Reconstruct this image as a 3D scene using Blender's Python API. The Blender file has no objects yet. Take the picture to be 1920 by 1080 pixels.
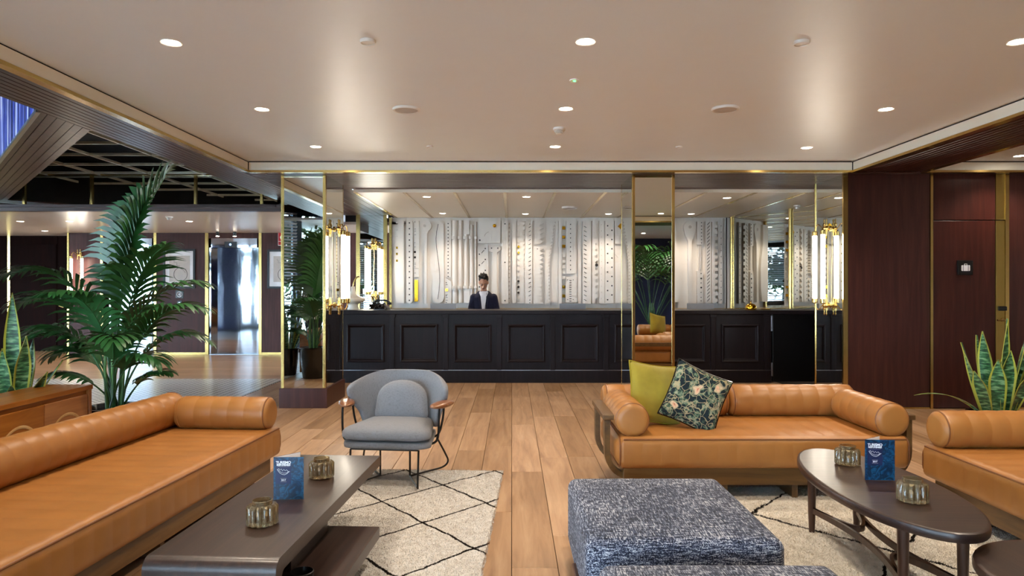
import bpy, bmesh, math, random
from mathutils import Vector, Matrix, Euler
RND = random.Random(11)
S = bpy.context.scene
COL = S.collection
PI = math.pi
# ------------------------------------------------------------------ camera, world, exposure
F = 1280.0          # focal length in pixels of the 1920 px wide frame
EYE = 1.45
cd = bpy.data.cameras.new('camera'); cd.sensor_width = 36.0; cd.lens = 24.0
cd.clip_start = 0.05; cd.clip_end = 200
cam = bpy.data.objects.new('camera', cd); COL.objects.link(cam)
cam.location = (0, 0, EYE); cam.rotation_euler = (PI/2, 0, 0)
S.camera = cam
S.view_settings.view_transform = 'Standard'; S.view_settings.look = 'None'
S.view_settings.exposure = 0.92; S.view_settings.gamma = 1.0
S.view_settings.use_curve_mapping = False
SPOT_W = 56.0       # watts of one ceiling downlight
TUBE_E = 17.0        # emission of the wall lamp tubes
SKY_E = 22.0
w = bpy.data.worlds.new('sky'); S.world = w; w.use_nodes = True
bg = w.node_tree.nodes['Background']
bg.inputs['Color'].default_value = (0.66, 0.84, 1.0, 1); bg.inputs['Strength'].default_value = SKY_E
S.cycles.max_bounces = 9; S.cycles.diffuse_bounces = 5; S.cycles.glossy_bounces = 5
S.cycles.transmission_bounces = 8; S.cycles.transparent_max_bounces = 12
S.cycles.caustics_reflective = False; S.cycles.caustics_refractive = False
S.cycles.sample_clamp_indirect = 6.0

# ------------------------------------------------------------------ materials
def lin(h):
    h = h.lstrip('#'); o = []
    for i in (0, 2, 4):
        v = int(h[i:i+2], 16)/255
        o.append(v/12.92 if v <= .04045 else ((v+.055)/1.055)**2.4)
    return (*o, 1)
MATS = {}
def base(name, col, rough=.5, metal=0., spec=.5, coat=0., sheen=0.):
    m = bpy.data.materials.new(name); m.use_nodes = True; nt = m.node_tree
    b = nt.nodes['Principled BSDF']
    b.inputs['Base Color'].default_value = lin(col) if isinstance(col, str) else col
    b.inputs['Roughness'].default_value = rough; b.inputs['Metallic'].default_value = metal
    b.inputs['Specular IOR Level'].default_value = spec
    b.inputs['Coat Weight'].default_value = coat; b.inputs['Coat Roughness'].default_value = .15
    b.inputs['Sheen Weight'].default_value = sheen
    MATS[name] = m
    return m, nt, b
def N(nt, t, **kw):
    n = nt.nodes.new(t)
    for k, v in kw.items(): setattr(n, k, v)
    return n
def coords(nt, scale=(1, 1, 1), rnd=False, kind='Object', rot=(0, 0, 0)):
    tc = N(nt, 'ShaderNodeTexCoord'); mp = N(nt, 'ShaderNodeMapping')
    mp.inputs['Scale'].default_value = scale; mp.inputs['Rotation'].default_value = rot
    nt.links.new(tc.outputs[kind], mp.inputs['Vector'])
    if rnd:
        oi = N(nt, 'ShaderNodeObjectInfo'); ml = N(nt, 'ShaderNodeMath', operation='MULTIPLY')
        ml.inputs[1].default_value = 37.0
        nt.links.new(oi.outputs['Random'], ml.inputs[0]); nt.links.new(ml.outputs[0], mp.inputs['Location'])
    return mp.outputs['Vector']
def noise(nt, vec, scale=5., detail=4., rough=.55, dist=0.):
    n = N(nt, 'ShaderNodeTexNoise'); n.inputs['Scale'].default_value = scale
    n.inputs['Detail'].default_value = detail; n.inputs['Roughness'].default_value = rough
    n.inputs['Distortion'].default_value = dist
    nt.links.new(vec, n.inputs['Vector']); return n.outputs['Fac']
def ramp(nt, fac, stops, interp='LINEAR'):
    r = N(nt, 'ShaderNodeValToRGB'); r.color_ramp.interpolation = interp
    el = r.color_ramp.elements
    while len(el) < len(stops): el.new(.5)
    for e, (p, c) in zip(el, stops):
        e.position = p; e.color = lin(c) if isinstance(c, str) else c
    nt.links.new(fac, r.inputs['Fac']); return r.outputs['Color']
def mth(nt, op, a, b=None, c=None):
    n = N(nt, 'ShaderNodeMath', operation=op)
    for i, v in enumerate((a, b, c)):
        if v is None: continue
        if isinstance(v, (int, float)): n.inputs[i].default_value = v
        else: nt.links.new(v, n.inputs[i])
    return n.outputs[0]
def mixc(nt, fac, a, b, mode='MIX'):
    n = N(nt, 'ShaderNodeMix', data_type='RGBA', blend_type=mode)
    for s, v in ((0, fac), (6, a), (7, b)):
        if isinstance(v, (int, float)): n.inputs[s].default_value = v
        elif isinstance(v, str): n.inputs[s].default_value = lin(v)
        elif isinstance(v, tuple): n.inputs[s].default_value = v
        else: nt.links.new(v, n.inputs[s])
    return n.outputs[2]
def bump(nt, b, h, strength=.2, dist=.01):
    n = N(nt, 'ShaderNodeBump'); n.inputs['Strength'].default_value = strength
    n.inputs['Distance'].default_value = dist
    nt.links.new(h, n.inputs['Height']); nt.links.new(n.outputs['Normal'], b.inputs['Normal'])
def link(nt, a, b): nt.links.new(a, b)

def plain(name, col, rough=.5, metal=0., spec=.5, var=.06, vs=6., bs=0., bscale=200., **kw):
    m, nt, b = base(name, col, rough, metal, spec, **kw)
    v = coords(nt)
    f = noise(nt, v, vs, 3.)
    c = lin(col)
    lo = tuple(max(0, x*(1-var)) for x in c[:3])+(1,); hi = tuple(min(1, x*(1+var)) for x in c[:3])+(1,)
    link(nt, ramp(nt, f, [(.3, lo), (.7, hi)]), b.inputs['Base Color'])
    if bs: bump(nt, b, noise(nt, v, bscale, 2.), bs, .004)
    return m
def wood(name, c1, c2, c3, axis=1, rough=.4, spec=.5, grain=26., bs=.08, rnd=True, vary=.25, coat=0., long=1.2, island=False):
    m, nt, b = base(name, c2, rough, 0, spec, coat=coat)
    sc = [grain]*3; sc[axis] = long
    v = coords(nt, tuple(sc), rnd)
    n1 = noise(nt, v, 1.0, 6., .62, .6)
    sc2 = [grain*5]*3; sc2[axis] = long*3
    n2 = noise(nt, coords(nt, tuple(sc2), rnd), 1.0, 3., .5)
    col = ramp(nt, n1, [(.28, c1), (.5, c2), (.72, c3)])
    col = mixc(nt, mth(nt, 'MULTIPLY', n2, .35), col, c1)
    if vary:
        if island:
            g = N(nt, 'ShaderNodeNewGeometry'); rv = g.outputs['Random Per Island']
        else:
            oi = N(nt, 'ShaderNodeObjectInfo'); rv = oi.outputs['Random']
        hsv = N(nt, 'ShaderNodeHueSaturation')
        link(nt, mth(nt, 'MULTIPLY_ADD', rv, vary, 1-vary*.5), hsv.inputs['Value'])
        link(nt, mth(nt, 'MULTIPLY_ADD', rv, -.12, 1.05), hsv.inputs['Saturation'])
        link(nt, col, hsv.inputs['Color']); col = hsv.outputs['Color']
    link(nt, col, b.inputs['Base Color'])
    if bs: bump(nt, b, n2, bs, .003)
    return m
def emit(name, col, e):
    m, nt, b = base(name, col, .5)
    b.inputs['Emission Color'].default_value = lin(col); b.inputs['Emission Strength'].default_value = e
    return m

wood('oak_floor', '#8c6a4c', '#b08b68', '#c4a27e', 1, .36, .45, 14., .04, True, .42)
wood('oak_floor_far', '#8a6546', '#ab8460', '#bd9a76', 0, .28, .5, 14., .04, False, .3, island=True)
wood('soffit_wood', '#2a1410', '#44251c', '#5c362a', 1, .36, .4, 24., .12, True, .3)
wood('soffit_wood_x', '#2a1410', '#44251c', '#5c362a', 0, .36, .4, 24., .12, True, .3)
wood('panel_wood', '#351915', '#43201a', '#502a21', 2, .34, .3, 18., .05, True, .12)
wood('lobby_wood', '#331915', '#442420', '#522d26', 2, .45, .22, 18., .05, True, .12)
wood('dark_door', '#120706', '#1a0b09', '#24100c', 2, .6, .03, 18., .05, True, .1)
wood('counter_wood', '#120c0e', '#191114', '#221719', 2, .46, .2, 22., .05, True, .15)
wood('table_wood', '#221512', '#31211b', '#452f26', 1, .36, .5, 40., .16, False, 0, coat=.08)
wood('teak', '#46301a', '#644723', '#785a32', 1, .36, .5, 16., .05, True, .15)
wood('teak_x', '#4d351a', '#6e4e26', '#826136', 0, .36, .5, 16., .05, True, .1)
wood('cabinet_wood', '#7b4518', '#a5642a', '#b97a3c', 1, .34, .5, 14., .04, True, .15)
wood('inlay_wood', '#b98a55', '#cfa46c', '#dcb680', 2, .4, .5, 14., .03, False, 0)
wood('arm_wood', '#5a321b', '#81502c', '#9c6a40', 0, .28, .5, 20., .04, False, 0, coat=.3)
wood('leg_wood', '#33201a', '#4a3024', '#5e4030', 2, .32, .5, 24., .06, True, .1)
plain('subfloor', '#4d3625', .7)
plain('ceiling_cream', '#f5f9fd', .40, 0, .6, .012, 3., .10, 18.)
plain('fascia_cream', '#f2ead8', .55, 0, .4, .01)
plain('ceiling_reception', '#efe4d2', .38, 0, .5, .01)
plain('ceiling_lobby', '#e6d6c6', .30, 0, .5, .01)
plain('black_void', '#05060a', .6, 0, .3)
plain('plaster', '#e9e3dc', .62, 0, .3, .015, 8.)
plain('brass', '#c6a766', .22, 1., .5, .08, 3.)
plain('brass_satin', '#b79a55', .33, 1., .5, .08, 2., .03, 60.)
plain('gold', '#d9a52b', .18, 1., .5, .05)
plain('grid_metal', '#f0e9d4', .42, .6, .5, .08)
plain('black_metal', '#0c0c0d', .38, .2, .5)
plain('black_plastic', '#0a0a0c', .3, 0, .5)
plain('steel', '#b9bcc0', .3, 1., .5)
plain('grey_plastic', '#8d8d92', .45, 0, .4)
plain('white_plastic', '#ece7df', .4, 0, .5)
plain('white_ceramic', '#efe9dc', .22, 0, .5, .02)
plain('paper', '#f1eff0', .6, 0, .3)
plain('mat_grey', '#c7bdb4', .6, 0, .3)
plain('ink', '#191312', .6)
plain('white_ink', '#f2f2f2', .6)
plain('yellow_linen', '#91812a', .85, 0, .2, .12, 9., .25, 350., sheen=.25)
plain('piping_yellow', '#8f8024', .85, 0, .2)
plain('leather', '#a06a33', .40, 0, .45, .10, 5., .05, 260.)
plain('leather_piping', '#7a4a24', .45, 0, .45)
plain('pot_glaze', '#12100f', .15, 0, .6)
plain('soil', '#23170f', .9)
plain('navy_cloth', '#14152e', .8, 0, .3, .1, 20., .1, 400., sheen=.1)
plain('white_cloth', '#e4e2e8', .8, 0, .3)
plain('dark_trousers', '#15151c', .8)
plain('skin', '#d39b7c', .5, 0, .4, .05, 30.)
plain('lips', '#a5604f', .45)
plain('hair_dark', '#17100c', .5, 0, .4, .3, 60., .5, 90.)
plain('hair_brown', '#5a3c26', .5, 0, .4, .3, 60., .5, 90.)
plain('frond_green', '#2a5a2c', .38, 0, .5, .35, 4.)
plain('stem_green', '#4c7a35', .45, 0, .5, .2, 6.)
plain('trunk', '#5b4532', .8, 0, .3, .3, 12., .5, 40.)
plain('red_sign', '#b0141c', .5)
plain('navy_panel', '#16214a', .5)
plain('pavement', '#b8b6b0', .8)
plain('window_frame', '#4b5f6e', .4, .3, .5)
plain('blind_white', '#dfe6ea', .6)
plain('wall_dark', '#2a1d1a', .6)
plain('wall_paint', '#d9cbbb', .7)
plain('terracotta', '#7a2f22', .6)
emit('led', '#fff1da', 30.)
emit('tube_light', '#fff4e2', TUBE_E)
emit('green_led', '#4cff7a', 4.)
emit('blue_led', '#7fb0ff', 5.)
emit('globe', '#ffe9a8', 2.2)
def special():
    # mirrors
    m, nt, b = base('mirror', '#e3e6e2', .012, 1.)
    m, nt, b = base('mirror_bronze', '#dcc9a0', .015, 1.)
    m, nt, b = base('elevator_steel', '#c9ced6', .05, 1.)
    bump(nt, b, noise(nt, coords(nt, (2.2, 1, .7)), 1.6, 1.), .10, .02)
    # window pane: clear with a faint reflection
    m = bpy.data.materials.new('pane'); m.use_nodes = True; nt = m.node_tree; MATS['pane'] = m
    nt.nodes.remove(nt.nodes['Principled BSDF'])
    tr = N(nt, 'ShaderNodeBsdfTransparent'); gl = N(nt, 'ShaderNodeBsdfGlossy'); mx = N(nt, 'ShaderNodeMixShader')
    tr.inputs['Color'].default_value = (.93, .97, 1, 1); gl.inputs['Roughness'].default_value = .02
    mx.inputs[0].default_value = .07
    link(nt, tr.outputs[0], mx.inputs[1]); link(nt, gl.outputs[0], mx.inputs[2])
    link(nt, mx.outputs[0], nt.nodes['Material Output'].inputs['Surface'])
    # smoked glass
    m, nt, b = base('smoked_glass', '#d2bd92', .03, 0, .8)
    b.inputs['Transmission Weight'].default_value = .85; b.inputs['IOR'].default_value = 1.48
    # mosaic
    m, nt, b = base('mosaic', '#dcdad4', .28)
    v = coords(nt, (1, 1, 1))
    vo = N(nt, 'ShaderNodeTexVoronoi', feature='F1'); vo.inputs['Scale'].default_value = 11.
    vo.inputs['Randomness'].default_value = .0
    link(nt, v, vo.inputs['Vector'])
    dots = ramp(nt, vo.outputs['Distance'], [(.24, '#15171d'), (.28, '#f0eeea')])
    vo2 = N(nt, 'ShaderNodeTexVoronoi', feature='DISTANCE_TO_EDGE'); vo2.inputs['Scale'].default_value = 36.
    vo2.inputs['Randomness'].default_value = .0
    link(nt, v, vo2.inputs['Vector'])
    grout = ramp(nt, vo2.outputs['Distance'], [(.03, '#8b8a88'), (.09, '#ffffff')])
    link(nt, mixc(nt, 1., dots, grout, 'MULTIPLY'), b.inputs['Base Color'])
    # grey tweed of the lounge chair
    m, nt, b = base('grey_fabric', '#77797f', .85, sheen=.15, spec=.2)
    v = coords(nt); n1 = noise(nt, coords(nt, (260, 260, 40)), 1., 2.); n2 = noise(nt, coords(nt, (40, 260, 260)), 1., 2.)
    w_ = mth(nt, 'ADD', n1, n2)
    link(nt, ramp(nt, w_, [(.35, '#4e4f52'), (1.0, '#7c7d81')]), b.inputs['Base Color'])
    bump(nt, b, w_, .25, .003)
    # blue tweed of the ottomans
    m, nt, b = base('blue_tweed', '#4d5568', .9, sheen=.12, spec=.2)
    n1 = noise(nt, coords(nt, (210, 26, 210)), 1., 3., .6); n2 = noise(nt, coords(nt, (26, 190, 190)), 1., 3., .6)
    n3 = noise(nt, coords(nt, (3, 3, 3)), 1., 2.)
    w_ = mth(nt, 'ADD', mth(nt, 'MULTIPLY', n1, .55), mth(nt, 'MULTIPLY', n2, .45))
    w_ = mth(nt, 'ADD', w_, mth(nt, 'MULTIPLY_ADD', n3, .12, -.06))
    link(nt, ramp(nt, w_, [(.40, '#0c0f1a'), (.50, '#30384f'), (.56, '#8a8f9c'), (.64, '#d6d6d8')]), b.inputs['Base Color'])
    bump(nt, b, w_, .5, .006)
    # cream shag with dark diamond lines (x pitch .70, y pitch .80)
    for nm, px_, py_, ox, oy, wid in (('rug_diamond', .70, .80, .0, .0, .016), ('rug_wide', 1.15, 1.30, .2, .1, .012)):
        m, nt, b = base(nm, '#ddd5c6', .95, spec=.1)
        tc = N(nt, 'ShaderNodeTexCoord'); sx = N(nt, 'ShaderNodeSeparateXYZ')
        link(nt, tc.outputs['Object'], sx.inputs[0])
        wob = mth(nt, 'MULTIPLY_ADD', noise(nt, coords(nt), 7., 2.), .09, -.045)
        u = mth(nt, 'MULTIPLY', mth(nt, 'SUBTRACT', sx.outputs[0], ox), 1/px_)
        vv = mth(nt, 'MULTIPLY', mth(nt, 'SUBTRACT', sx.outputs[1], oy), 1/py_)
        def lines(e):
            e = mth(nt, 'ADD', e, wob)
            return mth(nt, 'ABSOLUTE', mth(nt, 'SUBTRACT', mth(nt, 'FRACT', mth(nt, 'ADD', e, 50.5)), .5))
        dmin = mth(nt, 'MINIMUM', lines(mth(nt, 'ADD', u, vv)), lines(mth(nt, 'SUBTRACT', u, vv)))
        brk = mth(nt, 'MULTIPLY_ADD', noise(nt, coords(nt), 60., 2.), .03, -.015)
        msk = mth(nt, 'LESS_THAN', mth(nt, 'ADD', dmin, brk), wid)
        cr = ramp(nt, noise(nt, coords(nt), 22., 4.), [(.25, '#bdb6ac'), (.75, '#d6d2cc')] if nm == 'rug_diamond' else [(.25, '#d9d2c4'), (.75, '#f3eee4')])
        link(nt, mixc(nt, msk, cr, '#1a1512'), b.inputs['Base Color'])
        bump(nt, b, noise(nt, coords(nt), 120., 3.), .6, .01)
    # floral cushion
    m, nt, b = base('floral', '#1e2a2d', .85, spec=.2)
    v = coords(nt); n = N(nt, 'ShaderNodeTexNoise'); n.inputs['Scale'].default_value = 8.; n.inputs['Detail'].default_value = 2.
    link(nt, v, n.inputs['Vector'])
    dv = mixc(nt, .16, v, n.outputs['Color'])
    vf = N(nt, 'ShaderNodeTexVoronoi', feature='F1'); vf.inputs['Scale'].default_value = 9.; link(nt, dv, vf.inputs['Vector'])
    fl = ramp(nt, vf.outputs['Distance'], [(.0, '#9c4d34'), (.10, '#d8a487'), (.22, '#c7b08f'), (.30, '#3b4a45'), (.36, '#18242a')])
    ve = N(nt, 'ShaderNodeTexVoronoi', feature='DISTANCE_TO_EDGE'); ve.inputs['Scale'].default_value = 22.; link(nt, dv, ve.inputs['Vector'])
    vine = mth(nt, 'LESS_THAN', ve.outputs['Distance'], .045)
    n2 = noise(nt, v, 26., 3.)
    leaf = ramp(nt, n2, [(.48, '#18242a'), (.56, '#4d6450'), (.66, '#8b8f78')])
    c = mixc(nt, mth(nt, 'LESS_THAN', vf.outputs['Distance'], .30), leaf, fl)
    link(nt, mixc(nt, mth(nt, 'MULTIPLY', vine, .75), c, '#a79a78'), b.inputs['Base Color'])
    bump(nt, b, noise(nt, v, 350., 2.), .2, .003)
    # variegated snake plant leaf (uv: u across, v along)
    m, nt, b = base('snake_leaf', '#2f5a30', .35)
    tc = N(nt, 'ShaderNodeTexCoord'); sx = N(nt, 'ShaderNodeSeparateXYZ'); link(nt, tc.outputs['UV'], sx.inputs[0])
    nz = noise(nt, coords(nt, (14, 14, 60)), 1., 3.)
    inner = ramp(nt, nz, [(.38, '#12351f'), (.52, '#3c6f43'), (.64, '#86a97c')])
    ed = mth(nt, 'ABSOLUTE', mth(nt, 'SUBTRACT', sx.outputs[0], .5))
    link(nt, mixc(nt, mth(nt, 'GREATER_THAN', ed, .375), inner, '#b7b746'), b.inputs['Base Color'])
    # blue waterfall picture
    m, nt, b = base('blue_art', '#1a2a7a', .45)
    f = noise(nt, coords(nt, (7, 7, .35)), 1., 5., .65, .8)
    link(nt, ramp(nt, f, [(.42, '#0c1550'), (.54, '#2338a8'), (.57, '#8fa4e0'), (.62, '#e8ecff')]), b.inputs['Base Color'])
    link(nt, b.inputs['Base Color'].links[0].from_socket, b.inputs['Emission Color']); b.inputs['Emission Strength'].default_value = .35   # glow added to brighten the picture, it has no lamp
    # brochure cover
    m, nt, b = base('brochure_blue', '#0b3a5e', .35)
    v = coords(nt); n_ = noise(nt, v, 26., 3., .5, 2.5)
    link(nt, ramp(nt, n_, [(.42, '#06223c'), (.52, '#0a3556'), (.60, '#124e6e')]), b.inputs['Base Color'])
    # dark green shrub outside
    plain('shrub', '#2f6b34', .6, 0, .4, .5, 9.)
special()

# ------------------------------------------------------------------ geometry helpers
def PX(px, d): return (px-960)/F*d
def PZ(py, d): return EYE+(540-py)/F*d
def rot2(x, y, a): return (x*math.cos(a)-y*math.sin(a), x*math.sin(a)+y*math.cos(a))
class MB:
    def __init__(s): s.v = []; s.f = []
    def add(s, V, Fc):
        o = len(s.v); s.v += [tuple(p) for p in V]; s.f += [tuple(i+o for i in f) for f in Fc]; return s
    def box(s, x0, x1, y0, y1, z0, z1, bev=0., seg=2):
        bm = bmesh.new(); bmesh.ops.create_cube(bm, size=1)
        for v in bm.verts:
            v.co = Vector(((x0+x1)/2+v.co.x*(x1-x0), (y0+y1)/2+v.co.y*(y1-y0), (z0+z1)/2+v.co.z*(z1-z0)))
        if bev: bmesh.ops.bevel(bm, geom=bm.edges[:], offset=bev, segments=seg, affect='EDGES', profile=.5)
        return s.from_bm(bm)
    def from_bm(s, bm):
        bm.verts.index_update()
        s.add([v.co[:] for v in bm.verts], [[v.index for v in f.verts] for f in bm.faces]); bm.free(); return s
    def loft(s, rings, cap=True, closed=True):
        n = len(rings[0]); V = [p for r in rings for p in r]; Fc = []
        for i in range(len(rings)-1):
            for j in range(n if closed else n-1):
                k = (j+1) % n
                Fc.append((i*n+j, i*n+k, (i+1)*n+k, (i+1)*n+j))
        if cap and closed:
            Fc.append(tuple(range(n))[::-1]); Fc.append(tuple((len(rings)-1)*n+j for j in range(n)))
        return s.add(V, Fc)
    def tube(s, path, r, n=10, closed=False, flat=None):
        path = [Vector(p) for p in path]; m = len(path); rings = []
        rr = r if isinstance(r, (list, tuple)) else [r]*m
        prev = None
        for i, p in enumerate(path):
            if closed: t = path[(i+1) % m]-path[i-1]
            else: t = path[min(i+1, m-1)]-path[max(i-1, 0)]
            t.normalize()
            if prev is None:
                a = Vector((0, 0, 1)) if abs(t.z) < .9 else Vector((1, 0, 0))
                u = t.cross(a).normalized()
            else:
                u = prev-t*prev.dot(t)
                u = u.normalized() if u.length > 1e-6 else prev
            prev = u; w_ = t.cross(u)
            a_, b_ = (rr[i], rr[i]) if flat is None else flat
            rings.append([p+u*math.cos(2*PI*k/n)*a_+w_*math.sin(2*PI*k/n)*b_ for k in range(n)])
        if closed:
            rings.append(rings[0]); return s.loft(rings, cap=False)
        return s.loft(rings)
    def bar(s, path, hw, hh):
        """rectangular section swept along a path; hw sideways, hh vertical"""
        path = [Vector(p) for p in path]; m = len(path); rings = []
        for i, p in enumerate(path):
            t = (path[min(i+1, m-1)]-path[max(i-1, 0)]).normalized()
            up = Vector((0, 0, 1)) if abs(t.z) < .95 else Vector((0, 1, 0))
            u = t.cross(up).normalized(); w_ = u.cross(t)
            rings.append([p+u*a*hw+w_*b*hh for a, b in ((-1, -1), (1, -1), (1, 1), (-1, 1))])
        return s.loft(rings)
    def lathe(s, prof, n=24, o=(0, 0, 0), axis='z', cap=True):
        rings = []
        for r, h in prof:
            ring = []
            for k in range(n):
                a = 2*PI*k/n; c, q = r*math.cos(a), r*math.sin(a)
                p = (c, q, h) if axis == 'z' else ((h, c, q) if axis == 'x' else (q, h, c))
                ring.append((p[0]+o[0], p[1]+o[1], p[2]+o[2]))
            rings.append(ring)
        return s.loft(rings, cap=cap)
    def sphere(s, c, r, n=14, m=8):
        r = r if isinstance(r, (list, tuple)) else (r, r, r); rings = []
        for i in range(m+1):
            a = -PI/2+PI*i/m; q = max(math.cos(a), .02)
            rings.append([(c[0]+r[0]*q*math.cos(2*PI*k/n), c[1]+r[1]*q*math.sin(2*PI*k/n), c[2]+r[2]*math.sin(a)) for k in range(n)])
        return s.loft(rings)
    def prism(s, poly, O, U, Vv, t):
        """outline in the (U, V) plane at O extruded by vector t"""
        O, U, Vv, t = Vector(O), Vector(U), Vector(Vv), Vector(t); n = len(poly)
        a = [O+U*p[0]+Vv*p[1] for p in poly]; b = [p+t for p in a]
        return s.add(a+b, [tuple(range(n))[::-1], tuple(range(n, 2*n))]+[(i, (i+1) % n, n+(i+1) % n, n+i) for i in range(n)])
    def puff(s, outline, t0, t1, rings=7, p=2.6, M_=None):
        """cushion: outline (x,y) inflated; t0 below, t1 above"""
        n = len(outline); R_ = []
        rs = [math.sin(PI/2*(i+.4)/rings) for i in range(rings)]+[1.]
        cx = sum(q[0] for q in outline)/n; cy = sum(q[1] for q in outline)/n
        seq = [(r, t1*(1-r**p)**(1/p)) for r in rs]+[(r, -t0*(1-r**p)**(1/p)) for r in rs[::-1][1:]]
        for r, z in seq:
            R_.append([(cx+(q[0]-cx)*r, cy+(q[1]-cy)*r, z) for q in outline])
        if M_ is not None: R_ = [[tuple(M_ @ Vector(q)) for q in r] for r in R_]
        return s.loft(R_)
    def xf(s, M_): s.v = [tuple(M_ @ Vector(p)) for p in s.v]; return s
    def mesh(s, name, mat, smooth=False, ang=40):
        me = bpy.data.meshes.new(name); me.from_pydata(s.v, [], s.f)
        bm = bmesh.new(); bm.from_mesh(me); bmesh.ops.recalc_face_normals(bm, faces=bm.faces[:]); bm.to_mesh(me); bm.free()
        if mat: me.materials.append(MATS[mat])
        if smooth:
            me.polygons.foreach_set('use_smooth', [True]*len(me.polygons)); me.set_sharp_from_angle(angle=math.radians(ang))
        me.update(); return me
    def build(s, name, mat, parent=None, smooth=False, ang=40, loc=None):
        return put(name, s.mesh(name, mat, smooth, ang), parent, loc)
def put(name, me, parent=None, loc=None):
    o = bpy.data.objects.new(name, me); COL.objects.link(o)
    if parent is not None: o.parent = parent
    if loc is not None: o.location = loc
    return o
def tag(o, label, cat, group=None):
    o['label'] = label; o['category'] = cat
    if group: o['group'] = group
    return o
def thing(name, label, cat, loc=(0, 0, 0), rotz=0., group=None):
    o = bpy.data.objects.new(name, None); COL.objects.link(o)
    o.location = loc; o.rotation_euler = (0, 0, rotz); o.empty_display_size = .1
    return tag(o, label, cat, group)
def struct(name, label=None):
    o = bpy.data.objects.new(name, None); COL.objects.link(o); o['kind'] = 'structure'
    if label: o['label'] = label
    return o
def sbuild(mb, name, mat, label=None, smooth=False):
    o = mb.build(name, mat, None, smooth); o['kind'] = 'structure'
    if label: o['label'] = label
    return o
def copy_tree(o, parent=None):
    c = o.copy(); COL.objects.link(c); c.parent = parent
    for ch in o.children: copy_tree(ch, c)
    return c
def rrect(x0, x1, y0, y1, r, n=5):
    out = []
    for cx, cy, a0 in ((x1-r, y1-r, 0), (x0+r, y1-r, 90), (x0+r, y0+r, 180), (x1-r, y0+r, 270)):
        for i in range(n+1):
            a = math.radians(a0+90*i/n); out.append((cx+r*math.cos(a), cy+r*math.sin(a)))
    return out
def text(name, body, mat, size, parent, M_, extr=.0006, align='CENTER', bold=0., space=1.):
    cu = bpy.data.curves.new(name, 'FONT'); cu.body = body; cu.size = size; cu.align_x = align; cu.align_y = 'CENTER'
    cu.extrude = extr; cu.offset = bold; cu.space_character = space; cu.resolution_u = 3
    t = bpy.data.objects.new(name+'_tmp', cu); COL.objects.link(t)
    dg = bpy.context.evaluated_depsgraph_get(); dg.update()
    me = bpy.data.meshes.new_from_object(t.evaluated_get(dg)); bpy.data.objects.remove(t); bpy.data.curves.remove(cu)
    me.name = name; me.materials.clear(); me.materials.append(MATS[mat]); me.transform(M_)
    return put(name, me, parent)

# ------------------------------------------------------------------ levels
ZS = 2.82    # wooden soffits
ZC = 2.95    # main cream ceiling
ZR = 2.78    # ceiling above the reception desk
ZL = 2.65    # ceiling in front of the lifts
TOP = 3.7
DCOL = 8.25  # front of the mirrored columns
DCNT = 10.43 # front of the desk
DF = 12.9    # relief wall behind the desk
DE = 14.85   # lift wall
XL0, XL1 = -3.66, -3.11   # left beam
XR0, XR1 = 4.02, 4.87     # right beam
YB0, YB1 = 8.04, 9.48     # back soffit

# ------------------------------------------------------------------ floor
fl = struct('floor', 'oak plank floor of the lobby')
MB().box(-16, 8.2, -4.4, 16.2, -.25, -.014).build('subfloor', 'subfloor', fl)
PW, PL = .24, 1.85
pm = MB().box(0, PW-.0035, 0, PL-.003, -.0139, 0, .0012, 1).mesh('plank', 'oak_floor')
cnt = 0
for i in range(41):
    x = -3.6+i*PW
    y = 1.75-RND.random()*PL*.8
    yend = 10.4 if x < 3.9 else 8.1
    while y < yend:
        if cnt < 296: put('plank', pm, fl, (x, y, 0)); cnt += 1
        y += PL
mb = MB()     # the planks too far off or behind the camera to be told apart
def planks(mb, x0, x1, y0, y1, along_x):
    if along_x:
        y = y0
        while y < y1-.01:
            x = x0-RND.random()*1.5
            while x < x1:
                a, b = max(x, x0), min(x+PL, x1)
                if b-a > .05: mb.box(a, b-.003, y, min(y+PW, y1)-.003, -.0139, 0)
                x += PL
            y += PW
planks(mb, -15.5, -3.6, 10.9, 15.9, True)
planks(mb, -3.6, -2.2, 12.3, 15.0, True)
planks(mb, -3.6, 8.0, -4.2, .0, True)
o = mb.build('plank_field', 'oak_floor_far', fl); o['kind'] = 'stuff'
mb = MB()
mb.prism([(-15.5, 13.2), (-15.5, 10.9), (-15.5, 10.9), (-3.62, 10.9), (-3.62, -.2), (-4.0, .3), (-15.0, 12.6)][1:], (0, 0, -.0139), (1, 0, 0), (0, 1, 0), (0, 0, .0137))
o = mb.build('mosaic_tiles', 'mosaic', fl); o['kind'] = 'stuff'; o['label'] = 'white mosaic tiles with small dark motif'

# ------------------------------------------------------------------ ceilings and beams
def plank_strip(parent, x0, x1, y0, y1, n, axis, mat, z=ZS, gap=.006):
    """n separate boards side by side under a soffit, running along axis"""
    for k in range(n):
        if axis == 'y':
            wd = (x1-x0)/n; a = x0+k*wd
            MB().box(0, wd-gap, 0, y1-y0, 0, .018, .003, 1).build('board', mat, parent, loc=(a, y0, z))
        else:
            wd = (y1-y0)/n; a = y0+k*wd
            MB().box(0, x1-x0, 0, wd-gap, 0, .018, .003, 1).build('board', mat, parent, loc=(x0, a, z))
def beam(name, label, x0, x1, y0, y1, n, axis, mat):
    t = struct(name, label)
    MB().box(x0, x1, y0, y1, ZS+.02, TOP).build('beam_core', 'black_void', t)
    plank_strip(t, x0, x1, y0, y1, n, axis, mat)
    return t
c = struct('ceiling', 'cream satin ceiling over the seating area')
MB().box(XL1-.02, XR0+.02, 2.3, 8.1, ZC, ZC+.05).build('ceiling_panel', 'ceiling_cream', c)
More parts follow.
